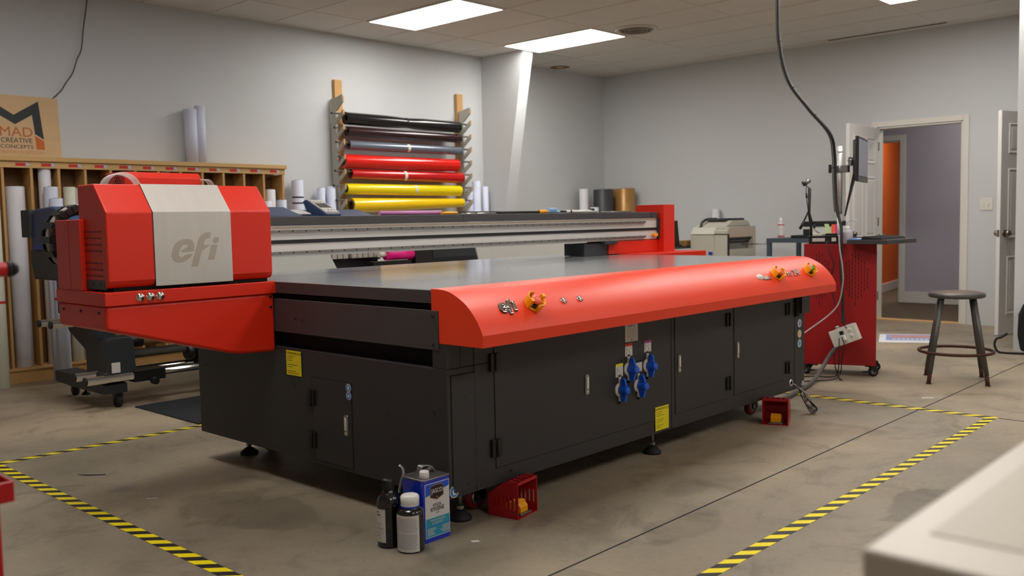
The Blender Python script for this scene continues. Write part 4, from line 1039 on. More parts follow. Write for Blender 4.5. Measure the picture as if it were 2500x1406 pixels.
# overhead power drop with a hanging outlet box
dp = spline([(6.33, 3.228, CEIL), (6.33, 3.228, 2.70), (6.33, 3.218, 2.406), (6.33, 3.148, 2.12), (6.33, 2.991, 1.90), (6.35, 2.845, 1.716), (6.39, 2.828, 1.57), (6.39, 2.822, 1.384), (6.37, 2.800, 1.183), (6.32, 2.745, 1.04), (6.27, 2.725, .81), (6.25, 2.706, .637), (6.24, 2.695, .464), (6.23, 2.682, .385)], 8)
r = thing('power_drop', (6.33, 3.228, CEIL), 'black power cable dropping from the ceiling along the monitor pole', 'cable')
MB().tube(dp, .0105, 10).build('power_cable', 'cable_black', r)
MB().tube([p + Vector((-.004, .016, 0)) for p in dp[:66]], .0045, 8).build('data_cable', 'cable_grey', r)
tt = MB()
for i in (16, 26, 34, 52): tt.cyl(dp[i] - (dp[i + 1] - dp[i]).normalized() * .003, dp[i] + (dp[i + 1] - dp[i]).normalized() * .003, .0135, 12)
tt.build('cable_tie', 'black', r)
MB().tube(spline([(6.27, 2.74, 1.0), (6.24, 2.72, .9), (6.22, 2.692, .78), (6.22, 2.69, .66), (6.22, 2.735, .50), (6.10, 2.86, .36), (5.95, 2.96, .27), (5.70, 3.02, .24)], 8), .005, 8).build('data_cable', 'cable_light', r)
rot = FX @ Matrix.Rotation(math.radians(23), 3, 'Z')
bc = Vector((6.225, 2.682, .307)); ob = thing('outlet_box', bc, 'cream outlet box hanging on its cable before the red cart', 'outlet box', rot=rot)
MB().box(-.098, .098, -.058, .058, -.045, .0).build('box_body', 'outlet_cream', ob, world=False, bevel=.004)
MB().box(-.040, .100, -.060, .060, 0, .006).build('cover_plate', 'outlet_cream', ob, world=False, bevel=.003)
MB().cyl((-.03, .058, -.022), (-.03, .078, -.022), .017, 12).build('cable_clamp', 'steel', ob, world=False)
for ux in (.0, .055):
    for vz in (.021, -.021):
        so = MB().lathe([(0, .0072), (.0155, .0072), (.0165, .006)], (ux, vz, 0), 24).build('socket', 'outlet_cream', ob, world=False)
        MB().box(ux - .007, ux - .005, vz - .002, vz + .006, .0071, .0076).box(ux + .005, ux + .007, vz - .002, vz + .006, .0071, .0076).cyl((ux, vz - .007, .0071), (ux, vz - .007, .0076), .0022, 8).build('socket_slots', 'black', so, world=False)
MB().box(-.012, .012, .008, .034, .008, .030).build('plug', 'black', ob, world=False, bevel=.003)
MB().box(-.014, .014, -.036, .006, .008, .028).build('plug', 'cap_white', ob, world=False, bevel=.004)
def hang(pts, rr, m, label, name='power_cord'):
    return MB().tube(spline(pts, 8), rr, 8).build(name, m, ob)
hang([(6.19, 2.70, .29), (6.17, 2.69, .22), (6.18, 2.695, .12), (6.2, 2.72, .03), (6.22, 2.78, .008), (6.16, 2.92, .006), (5.8, 3.0, .006)], .004, 'cable_black', 'thin black cord looping from the outlet box down to the floor')
hang([(6.19, 2.68, .30), (6.17, 2.655, .24), (6.18, 2.675, .15), (6.19, 2.69, .05), (6.14, 2.72, .008), (5.95, 2.85, .006), (5.6, 2.97, .006)], .004, 'cable_black', 'black cord running from the outlet box across to the printer end')
hang([(6.26, 2.72, .25), (6.22, 2.775, .17), (6.13, 2.80, .07), (5.9, 2.76, .02), (5.6, 2.70, .016), (5.2, 2.64, .02), (5.0, 2.62, .05)], .014, 'cable_grey', 'thick grey power cable running from the outlet box under the printer')
hang([(6.24, 2.765, .27), (6.23, 2.75, .12), (6.22, 2.72, .02), (6.18, 2.68, .006), (6.15, 2.66, .006)], .004, 'cable_black', 'black cord hanging behind the thick grey cable')
hang([(6.215, 2.66, .36), (6.25, 2.735, .46), (6.25, 2.79, .66), (6.25, 2.77, .80), (6.25, 2.82, .94), (6.33, 2.82, .95)], .0035, 'cable_black', 'thin black cord hanging down the slotted face of the red cart')
# cord bundle at the right end of the printer
r = thing('cord_bundle', (5.02, 2.40, 0), 'tangled bundle of cords hanging by the printer grommet', 'cables')
for k in range(5):
    o_ = .008 * k
    MB().tube(spline([(4.98, 2.45, .178), (4.99, 2.42, .155), (5.0 + o_, 2.40 - o_, .10), (5.02 + o_, 2.38 - .5 * o_, .045), (5.0 + 1.6 * o_, 2.34, .012 + .006 * k), (5.05 + o_, 2.33 + o_, .03), (5.03, 2.38, .085)], 6), .0035, 6).build('cord', 'cable_black' if k < 3 else 'cable_light', r)
MB().cyl((5.00, 2.405, .125), (5.01, 2.40, .10), .010, 8).cyl((5.02, 2.385, .07), (5.04, 2.37, .04), .012, 8).build('plug', 'cable_light', r)

# ------------------------------------------------------------------ white work table at the lower right
tz = .86; TX, TY = .782, .322
sc_ = (1.15 - tz) / (1.15 - .8); TX, TY = .938 * sc_, .384 * sc_
r = thing('work_table', (TX + .9, TY - .35, 0), 'white laminate work table filling the lower right corner', 'table')
MB().box(TX, TX + 1.9, TY - .75, TY, tz - .028, tz).build('table_top', 'laminate', r, bevel=.004)
MB().box(TX + .075, TX + 1.8, TY - .70, TY - .032, tz, tz + .0012).build('cutting_mat', 'laminate_inset', r)
for x in (TX + .12, TX + 1.75):
    for y in (TY - .68, TY - .09):
        MB().box(x, x + .04, y, y + .04, 0, tz - .028).build('leg', 'laminate_edge', r, bevel=.002)
MB().box(TX + .12, TX + 1.79, TY - .09, TY - .06, tz - .10, tz - .028).box(TX + .12, TX + .15, TY - .64, TY - .09, tz - .10, tz - .028).build('apron', 'laminate_edge', r)

# ------------------------------------------------------------------ red trolley at the left edge
r = thing('tool_trolley', (.62, 2.25, 0), 'glossy red trolley just entering at the left edge', 'trolley')
t_ = MB().box(.12, .60, 1.84, 1.845, .646, .685).box(.12, .60, 2.295, 2.30, .646, .685).box(.595, .60, 1.845, 2.295, .646, .685).box(.12, .125, 1.845, 2.295, .646, .685).box(.125, .595, 1.845, 2.295, .646, .650)
t_.build('tray', 'trolley_red', r, bevel=.002)
MB().box(.12, .60, 1.84, 1.845, .12, .17).box(.12, .60, 2.295, 2.30, .12, .17).box(.595, .60, 1.845, 2.295, .12, .17).box(.12, .125, 1.845, 2.295, .12, .17).box(.125, .595, 1.845, 2.295, .12, .124).build('tray', 'trolley_red', r, bevel=.002)
for (x, y) in ((.574, 1.935), (.574, 2.245), (.125, 1.945), (.125, 2.245)):
    MB().box(x, x + .03, y, y + .03, .07, 1.07).build('post', 'trolley_red', r, bevel=.004)
    MB().lathe([(0, -.012), (.03, -.012), (.032, 0), (.03, .012), (0, .012)], (x + .015, y + .015, .033), 20, ax='y').build('caster', 'rubber', r)
MB().cyl((.10, 1.93, 1.08), (.612, 1.85, 1.078), .0135, 16).build('push_handle', 'trolley_red', r)
MB().cyl((.612, 1.8515, 1.078), (.622, 1.849, 1.078), .0142, 16).cyl((.622, 1.849, 1.078), (.632, 1.8475, 1.078), .0142, 16, r2=.007).build('handle_cap', 'rubber', r)

# ------------------------------------------------------------------ wide-format roll printer behind
RP = thing('roll_printer', (2.5, 6.2, 0), 'dark blue wide-format roll printer standing behind the flatbed printer', 'printer')
RX0, RX1 = 2.31, 4.70
prof = [(5.80, .83), (6.45, .83), (6.50, .93), (6.50, 1.24), (6.40, 1.285), (6.15, 1.295), (5.92, 1.255), (5.80, 1.19)]
MB().prism(prof, 0, RX0, RX0 + .42).build('end_housing', ['printer_blue'], RP, bevel=.012)
MB().prism([(5.79, .825), (6.46, .825), (6.50, .93), (6.50, 1.02), (5.79, 1.02)], 0, RX0 - .006, RX0 + .42).build('lower_housing', 'printer_dark', RP, bevel=.01)
MB().box(RX0 - .01, RX0 + .4, 5.786, 6.40, 1.022, 1.05).build('stripe', 'panel_blue', RP)
MB().box(RX0 - .02, RX0 + .03, 6.46, 6.60, 1.10, 1.28).build('rear_bracket', 'printer_dark', RP, bevel=.003)
MB().prism([(5.85, .93), (6.45, .93), (6.45, 1.24), (6.15, 1.265), (5.85, 1.20)], 0, RX0 + .42, RX1 - .75).build('centre_body', 'printer_blue', RP, bevel=.006)
MB().prism([(5.83, 1.195), (6.10, 1.262), (6.45, 1.262), (6.45, 1.285), (6.08, 1.285), (5.83, 1.215)], 0, RX0 + .42, RX1 - .72).build('front_cover', 'printer_blue', RP, bevel=.003)
MB().prism([(5.90, 1.225), (6.02, 1.258), (6.02, 1.262), (5.90, 1.232)], 0, 3.60, 4.10).build('cover_window', 'foam_board', RP)
MB().prism([(6.10, 1.285), (6.46, 1.285), (6.46, 1.325), (6.18, 1.325)], 0, RX0 + .52, RX1 - .98).build('top_cover', 'printer_blue', RP, bevel=.006)
MB().prism([(5.82, .86), (6.45, .86), (6.45, 1.262), (6.10, 1.262), (5.82, 1.195)], 0, RX1 - .70, RX1).build('end_housing', 'printer_blue', RP, bevel=.012)
PM = Matrix.Translation((4.25, 5.95, 0)) @ Matrix.Rotation(math.radians(16), 4, 'Z') @ Matrix.Translation((-4.24, -5.95, 0))
def turn(mb): mb.v = [tuple(PM @ Vector(q)) for q in mb.v]; return mb
cp_ = turn(MB().prism([(5.86, 1.20), (6.02, 1.20), (6.08, 1.325), (6.05, 1.34), (5.85, 1.225)], 0, 4.155, 4.335)).build('control_panel', 'printer_blue', RP, bevel=.006)
def onpan(a0, a1, b0, b1, h0, h1):
    A = Vector((0, 5.855, 1.2285)); B = Vector((0, 6.045, 1.3385)); u = (B - A); n_ = Vector((0, -u.z, u.y)).normalized()
    vs = []
    for h in (h0, h1):
        for (a, b) in ((a0, b0), (a1, b0), (a1, b1), (a0, b1)):
            q = A + u * b + n_ * h; vs.append((a, q.y, q.z))
    return turn(MB().add(vs, [(3, 2, 1, 0), (4, 5, 6, 7), (0, 1, 5, 4), (1, 2, 6, 5), (2, 3, 7, 6), (3, 0, 4, 7)]))
onpan(4.16, 4.33, .04, .96, 0, .004).build('panel_face', 'cable_light', cp_)
onpan(4.18, 4.31, .40, .70, .004, .006).build('panel_screen', 'black_gloss', cp_)
kb_ = MB()
for i in range(4):
    for (b0, b1) in ((.10, .20), (.24, .33), (.78, .88)):
        q = onpan(4.175 + .038 * i, 4.20 + .038 * i, b0, b1, .004, .008); o = len(kb_.v); kb_.v += q.v; kb_.f += [tuple(k + o for k in f) for f in q.f]; kb_.mi += q.mi; kb_.sm += q.sm
kb_.parts('panel_button', 'label_white', cp_)
MB().box(RX0 + .12, RX1 - .1, 5.95, 6.4, .765, .86).build('crossbeam', 'printer_dark', RP, bevel=.004)
for i in range(2):
    for k in range(5):
        x = 4.02 + .29 * i + .052 * k
        MB().prism([(5.68, .885), (5.73, .885), (5.73, .952), (5.70, .958), (5.68, .948)], 0, x, x + .044).build('ink_pouch', 'ink_pouch', RP, bevel=.004)
MB().box(4.00, 4.60, 5.74, 5.80, .70, .965).build('ink_bay', 'black', RP)
def leg(x):
    MB().box(x, x + .12, 5.96, 6.14, .10, .80).build('leg_column', 'printer_dark', RP, bevel=.004)
    f = MB().prism([(5.84, .10), (5.84, .16), (6.05, .175), (6.40, .185), (6.62, .185), (6.62, .11), (6.30, .10)], 0, x - .02, x + .13).build('leg_foot', 'printer_dark', RP, bevel=.004)
    for y in (5.90, 6.57):
        w = MB().lathe([(0, -.018), (.032, -.018), (.037, -.01), (.037, .01), (.032, .018), (0, .018)], (x + .09, y, .037), 24, ax='x').build('caster', 'rubber', RP)
        MB().box(x + .065, x + .115, y - .02, y + .02, .065, .105).build('caster_fork', 'printer_dark', w)
    MB().cyl((x + .10, 6.42, .04), (x + .10, 6.42, .11), .008, 10).lathe([(0, .02), (.03, .02), (.03, .03), (.01, .042), (0, .042)], (x + .10, 6.42, 0), 20).build('levelling_foot', 'black', RP)
leg(2.48); leg(4.45)
MB().prism([(6.14, .52), (6.46, .545), (6.50, .52), (6.44, .46), (6.14, .335)], 0, 2.50, 2.515).build('roll_bracket', 'charcoal', RP, bevel=.003)
for (y, z, xs) in ((6.40, .535, 2.30), (6.22, .535, 2.305)):
    q = MB().cyl((xs, y, z), (4.75, y, z), .0235, 20).build('media_shaft', 'chrome', RP); MB().cyl((xs - .012, y, z), (xs, y, z), .0245, 20).build('shaft_cap', 'black', q)
for (y, z, xs) in ((5.96, .215, 2.33), (5.83, .20, 2.345)):
    q = MB().cyl((xs, y, z), (4.7, y, z), .0265, 20).build('takeup_bar', 'chrome', RP); MB().cyl((xs - .010, y, z), (xs, y, z), .028, 20).build('shaft_cap', 'black', q)
MB().cyl((2.6, 5.92, .33), (4.55, 5.92, .33), .028, 20).build('tension_bar', 'cable_grey', RP)
tb = MB().prism([(2.455, .18), (2.70, .18), (2.70, .22), (2.665, .23), (2.655, .43), (2.64, .455), (2.50, .455), (2.485, .43), (2.475, .24), (2.455, .235)], 1, 5.82, 5.98).build('takeup_motor', 'printer_dark', RP, bevel=.004)
MB().cyl((2.63, 5.90, .42), (2.74, 5.90, .42), .045, 24).build('core_flange', 'black', tb)
MB().box(2.505, 2.56, 5.8175, 5.8205, .235, .30).build('rating_label', 'label_white', tb)
MB().box(2.64, 2.85, 5.80, 6.0, .16, .235).cyl((2.76, 5.79, .16), (2.76, 5.75, .16), .026, 8).build('takeup_clamp', 'black', tb, bevel=.003)
h2 = MB().box(3.12, 3.36, 5.80, 5.98, .20, .37).box(3.18, 3.30, 5.80, 5.88, .11, .20).build('takeup_holder', 'black', RP, bevel=.004)
MB().cyl((3.05, 5.90, .30), (3.13, 5.90, .30), .05, 20).build('core_flange', 'black', h2)
MB().cyl((2.72, 5.90, .42), (4.1, 5.90, .42), .040, 24).build('takeup_core', 'kraft', RP)
MB().cyl((3.35, 5.9, .42), (3.36, 5.86, .28), .012, 10).build('swing_arm', 'black', RP)
q = thing('media_roll', (4.6, 5.62, .92), 'bright pink vinyl roll seen under the gantry beam', 'vinyl roll')
MB().cyl((4.565, 5.60, .905), (4.825, 5.60, .905), .046, 28).build('roll_body', 'pink', q)
MB().cyl((4.50, 5.60, .905), (4.565, 5.60, .905), .02, 16).build('roll_core', 'cream', q)
q = thing('roll_cradle', (4.9, 5.62, 0), 'black steel cradle behind the flatbed printer holding the pink roll', 'stand')
MB().box(4.835, 5.72, 5.56, 5.66, .80, .985).build('cradle_beam', 'black', q, bevel=.003)
MB().box(5.02, 5.62, 5.556, 5.561, .86, .94).build('cradle_slot', 'printer_dark', q)
for x in (4.84, 5.62): MB().box(x, x + .06, 5.57, 5.65, 0, .80).build('leg', 'black', q)
MB().lathe([(0, -.01), (.016, -.01), (.018, 0)], (5.60, 5.555, .915), 18, ax='y').build('cradle_bolt', 'steel', q)
MB().box(4.42, 4.80, 5.57, 5.64, .72, .855).build('roll_rest', 'black', q)
# white foam boards leaning behind the print bed
def board(pts, label, y=5.2):
    o = MB().prism(pts, 1, y, y + .012).build('foam_board', 'foam_board'); return tag(o, label, 'board', 'white boards behind the printer')
board([(3.05, .009), (4.28, .009), (3.70, 1.04), (3.05, 1.04)], 'white foam board with slanted edge seen left below the gantry beam')
board([(5.45, .004), (7.05, .004), (7.05, .98), (5.14, .98)], 'white foam board seen right below the gantry beam')
o = MB().box(2.63, 5.0, 4.98, 5.80, .0003, .008).build('anti_fatigue_mat', 'mat_dark'); tag(o, 'dark grey floor mat behind the printer under the roll printer', 'mat')
o.modifiers.new('e', 'BEVEL').width = .003

# things lying along the top of the gantry
def rod(name, a, b, r_, m, label, cat='rod'):
    r = thing(name, a, label, cat); MB().cyl(a, b, r_, 16).build('shaft', m, r); return r
zt = 1.1895
r = rod('vinyl_offcut', (3.17, 3.93, zt + .012), (3.62, 3.93, zt + .012), .012, 'pink_pale', 'thin pale pink vinyl roll lying on the gantry beam', 'vinyl roll')
r = rod('squeegee', (3.72, 3.95, zt + .009), (4.50, 3.95, zt + .009), .009, 'black', 'long black-handled squeegee with yellow and blue end on the beam', 'tool')
MB().cyl((4.49, 3.95, zt + .011), (4.57, 3.95, zt + .012), .013, 16).build('ferrule', 'yellow_guard', r)
MB().cyl((4.57, 3.95, zt + .012), (4.70, 3.95, zt + .010), .012, 16, r2=.008).box(4.58, 4.66, 3.935, 3.965, zt + .015, zt + .035).build('squeegee_head', 'handle_blue', r, bevel=.004)
r = rod('marker_pen', (3.56, 3.86, zt + .008), (3.68, 3.86, zt + .008), .008, 'yellow_guard', 'yellow capped marker on the gantry beam beside the pink vinyl', 'pen')
r = rod('steel_ruler', (3.68, 3.86, zt + .004), (4.0, 3.86, zt + .004), .004, 'chrome', 'thin shiny metal rod on the gantry beam', 'rod')
r = rod('white_rod', (4.76, 3.95, zt + .011), (5.10, 3.95, zt + .011), .011, 'cap_white', 'short white plastic rod lying on the right of the gantry beam', 'rod')
MB().cyl((4.70, 3.95, zt + .011), (4.76, 3.95, zt + .011), .007, 12).cyl((4.80, 3.95, zt + .011), (4.815, 3.95, zt + .011), .012, 14).box(5.03, 5.06, 3.94, 3.96, zt + .015, zt + .03).build('end_fitting', 'black', r)
r = rod('steel_rod', (5.14, 3.95, zt + .005), (5.50, 3.95, zt + .005), .005, 'rail_metal', 'thin grey metal rod by the gantry post', 'rod')

# ------------------------------------------------------------------ timber roll rack along the left wall
SF = 7.40
r = thing('timber_rack', (3.4, 7.5, 0), 'long open timber rack of upright bays along the left wall', 'rack')
MB().box(1.7, 4.885, SF - .02, 7.60, 1.662, 1.697).build('top_board', 'wood_rail', r, bevel=.003)
hb = MB().box(1.7, 4.875, SF, SF + .02, 1.612, 1.662).build('header_board', 'wood_rail', r, bevel=.002)
xs = [1.86, 2.06, 2.26, 2.461, 2.663, 2.862, 3.062, 3.262, 3.463, 3.66, 3.856, 4.053, 4.252, 4.453, 4.653, 4.855]
for x in xs: MB().box(x - .010, x + .010, SF + .005, 7.58, .115, 1.612).build('divider', 'wood', r, bevel=.001)
MB().box(1.7, 4.875, 7.58, 7.60, .1, 1.66).build('back_panel', 'plywood_dark', r)
MB().box(1.7, 4.875, SF, 7.58, .095, .115).build('bottom_board', 'wood_rail', r, bevel=.002)
MB().box(1.7, 4.875, SF + .01, SF + .05, 0, .094).build('kick_board', 'wood', r, bevel=.002)
for x in (1.7, 3.3, 4.83): MB().box(x, x + .045, SF + .06, 7.58, 0, .094).build('runner', 'wood', r)
for x in (2.558, 2.74, 2.94, 3.14, 3.335, 3.53, 3.725, 3.92, 4.12, 4.315, 4.52, 4.72):
    q = MB().box(x - .005, x + .065, SF - .0012, SF, 1.626, 1.648).build('bay_label', 'sticker_red', hb)
    MB().lathe([(0, -.002), (.012, -.002), (.0155, 0)], (x + .078, SF, 1.637), 20, ax='y').build('bay_number', 'sticker_grey', q)
# rolls of media
def roll(x, y, z0, H, rad, m, label, lean=0.0, group='white media rolls standing in the timber rack', cat='media roll', band=None):
    r = thing('media_roll', (x, y, z0), label, cat, group, rot=Matrix.Rotation(lean, 3, 'Y'))
    n_ = 28
    MB().lathe([(rad * .45, 0), (rad - .003, 0), (rad, .003), (rad, H - .003), (rad - .003, H), (rad * .50, H - .001)], (0, 0, 0), n_).build('wound_media', m, r, world=False)
    MB().lathe([(rad * .38, .004), (rad * .48, .001), (rad * .48, H + .004), (rad * .38, H + .004), (rad * .38, .004)], (0, 0, 0), 20).build('roll_core', 'core', r, world=False)
    if band: MB().lathe([(rad + .0015, band - .009), (rad + .0015, band + .009)], (0, 0, 0), n_).build('elastic_band', 'sticker_red', r, world=False)
    return r
roll(2.565, 7.478, .116, 1.36, .066, 'paper_roll', 'fat white media roll in the leftmost full bay below the wooden sign')
roll(2.775, 7.46, .116, 1.505, .045, 'paper_roll', 'tall thin white roll rising above its neighbours in the second bay', 0)
roll(2.765, 7.325, .0, 1.47, .05, 'paper_cool', 'white roll standing in front of the second bay of the rack')
roll(2.955, 7.46, .116, 1.36, .046, 'paper_cream', 'cream roll at the left of the third bay', 0)
roll(3.015, 7.53, .116, 1.355, .038, 'paper_roll', 'white roll at the right of the third bay', 0)
roll(2.76, 7.222, .0, 1.38, .047, 'paper_cool', 'white roll with an orange band standing free before the rack', 0, band=.63)
roll(2.345, 7.30, .0, 1.38, .05, 'paper_cream', 'cream roll with an orange band at the left picture edge', 0, band=.63)
roll(3.16, 7.47, .116, 1.22, .06, 'paper_roll', 'white roll hidden behind the red print head, first bay left')
roll(3.745, 7.48, .116, 1.50, .05, 'paper_roll', 'white roll whose top shows above the red electronics box')
roll(4.10, 7.49, .116, 1.2, .055, 'paper_cool', 'white roll hidden low in the rack behind the red print head')
roll(4.755, 7.48, .116, 1.36, .052, 'paper_roll', 'white roll in the last bay on the right of the rack')
roll(4.62, 7.33, .0, 1.365, .05, 'paper_roll', 'white roll standing before the last divider of the rack')
roll(4.76, 7.30, .0, 1.375, .045, 'paper_cool', 'wide-cored white roll in front of the last bay')
roll(5.085, 7.52, .0, 1.57, .055, 'paper_cool', 'white roll printed with two dark bars leaning on the wall beside the rack', group='white media rolls leaning on the left wall')
s = MB()
for z in (1.40, 1.345): s.lathe([(.0562, z), (.0562, z + .014)], (5.085, 7.52, 0), 20, a0=PI * .9, a1=PI * 1.9)
o = s.build('printed_bars', 'black'); pr_ = [q for q in bpy.data.objects if q.get('label', '').startswith('white roll printed')][0]
o.parent = pr_; o.matrix_parent_inverse = ROOTM[pr_.name].inverted()
for (x, y, H, rd, lb) in ((5.36, 7.53, 1.50, .040, 'slim white roll on the wall left of the coloured vinyl rack'), (5.47, 7.52, 1.515, .045, 'white roll tight against the left upright of the coloured vinyl rack'), (7.36, 7.52, 1.53, .045, 'white roll just right of the coloured vinyl rack, first of three'),
                  (7.46, 7.50, 1.60, .048, 'tallest white roll right of the coloured vinyl rack'), (7.60, 7.50, 1.54, .038, 'slim white roll nearest the sloping column')):
    roll(x, y, 0, H, rd, 'paper_cool', lb, group='white media rolls leaning on the left wall')
# folded white banner standing on top of the rack
r = thing('rolled_banner', (4.07, 7.55, 1.698), 'pair of white paper rolls standing on top of the timber rack', 'paper roll')
MB().lathe([(.02, 1.698), (.055, 1.698), (.055, 2.16), (.02, 2.16)], (4.04, 7.55, 0), 28).build('paper_tube', 'paper_cool', r)
MB().lathe([(.02, 1.698), (.045, 1.698), (.045, 2.195), (.02, 2.195)], (4.125, 7.54, 0), 28).build('paper_tube', 'paper_cool', r)

# ------------------------------------------------------------------ wooden sign
sg = thing('wooden_sign', (2.522, 7.57, 1.698), 'plywood logo sign leaning on the wall on top of the timber rack', 'sign', rot=Matrix.Rotation(math.radians(-4), 3, 'X'))
def S_(x): return x - 2.55
MB().box(S_(2.33), S_(2.985), 0, .018, 0, .475).build('sign_board', 'plywood', sg, world=False, bevel=.0015)
# logo outline measured from the photo, mirrored about its centre x=2.66
def sp2(px, py):    # zoomed picture units -> sign-local metres
    return (2.543 + px * .000844 - 2.55, (705 - py) * .00093)
def spoly(pts, m, k=1): 
    return MB().prism([sp2(*p) for p in pts], 1, -.0008 * k, -.0001).build('logo_shape', m, sg, world=False)
spoly([(132, 355), (350, 232), (376, 548), (302, 505), (288, 348), (138, 432)], 'sign_black')
spoly([(132, 355), (138, 432), (-16, 348), (-34, 505), (-108, 548), (-88, 232)], 'sign_black')
spoly([(300, 518), (376, 562), (378, 634), (306, 632)], 'sign_orange')
spoly([(-32, 518), (-108, 562), (-110, 634), (-38, 632)], 'sign_orange')
def stext(s_, cx_, cy_, size, m, sx=1, off=0.0):
    x, z = sp2(cx_, cy_)
    text(s_, size, m, (x, -.0008, z), FY, sg, 'sign_text', ext=.0004, off=off, sx=sx, world=False)
stext('MAD', 142, 497, .104, 'sign_orange', 1.08)
stext('CREATIVE', 140, 565, .052, 'sign_black', .98); stext('CONCEPTS', 140, 615, .040, 'sign_black', 1.16)
stext('MADCREATIVECONCEPTS.COM', 142, 661, .033, 'sign_url', .80)
# thin cable running down the wall onto the sign
r = thing('wall_cable', (2.9, 7.6, 2.2), 'thin dark cable hanging down the left wall onto the wooden sign', 'cable')
def YPT(px, py): return px, py
MB().tube(spline([(3.235, 7.605, CEIL), (3.225, 7.605, 2.94), (3.19, 7.605, 2.75), (3.165, 7.605, 2.58), (3.125, 7.605, 2.49), (3.085, 7.605, 2.38), (3.03, 7.605, 2.30), (2.99, 7.606, 2.235), (2.93, 7.606, 2.175), (2.915, 7.607, 2.16)], 6), .0045, 6).build('cord', 'cable_grey', r)

# ------------------------------------------------------------------ wall rack of coloured vinyl
r = thing('vinyl_rack', (6.4, 7.5, 1.9), 'grey saw-tooth wall rack holding rolls of coloured vinyl', 'rack')
for x in (5.60, 7.265): MB().box(x, x + .09, 7.58, 7.616, .9, 2.57).build('stud', 'wood', r, bevel=.002)
tips = [2.386 - .1475 * k + (.035 if k == 0 else 0) * 0 for k in range(8)]
tips = [2.386, 2.262, 2.112, 1.972, 1.825, 1.682, 1.535, 1.390]
for x in (5.555, 7.285):
    p = [(7.60, 1.24), (7.60, 2.43), (7.50, 2.43 - .0)]
    p = [(7.60, 1.24), (7.60, 2.375)]
    for i, t in enumerate(tips):
        p += [(7.515 if i else 7.55, t - (.09 if i else 0.01)), (7.40, t + (.0 if i else .02)), (7.40, t - .048), (7.515, t - .135)]
    p += [(7.50, 1.24)]
    br = MB().prism(p, 0, x, x + .018).build('bracket', 'mdf_white', r)
    ed = MB()
    for t in tips: ed.box(x - .0002, x + .0182, 7.3992, 7.4002, t - .046, t - .002)
    ed.parts('tooth_edge', 'mdf_edge', br)
RODS = [2.223, 2.085, 1.946, 1.809, 1.666, 1.523, 1.381]
for i, z in enumerate(RODS):
    q = thing('rack_rod', (6.4, 7.47, z), 'thin steel rod through the vinyl roll, %s from the top of the wall rack' % ('first', 'second', 'third', 'fourth', 'fifth', 'sixth', 'seventh')[i], 'rod', 'steel rods across the wall rack')
    xo = (0, .03, .045, .07, .02, 0, .025)[i]
    MB().cyl((5.47 + xo, 7.47, z), (7.34, 7.47, z), .0095, 12).build('tube', 'steel', q)
    MB().cyl((5.465 + xo, 7.47, z), (5.475 + xo, 7.47, z), .0105, 12).build('rod_end', 'black', q)
V = [(0, .060, .058, 5.625, 7.16, 'vinyl_black', 'black vinyl roll at the top of the wall rack, tied in the middle'),
     (1, .048, .047, 5.64, 7.17, 'vinyl_brown', 'dark brown vinyl roll second from the top of the wall rack'),
     (2, .044, .043, 5.65, 7.18, 'vinyl_silver', 'silver grey vinyl roll with a strip of masking tape'),
     (3, .066, .064, 5.575, 7.12, 'vinyl_red', 'fat bright red vinyl roll on the wall rack'),
     (4, .048, .060, 5.665, 7.185, 'vinyl_red2', 'deeper red vinyl roll with masking tape below the fat one'),
     (5, .052, .056, 5.60, 7.15, 'vinyl_yellow', 'lemon yellow vinyl roll sixth down the wall rack'),
     (6, .074, .045, 5.655, 7.19, 'vinyl_gold', 'golden yellow vinyl roll at the bottom of the wall rack')]
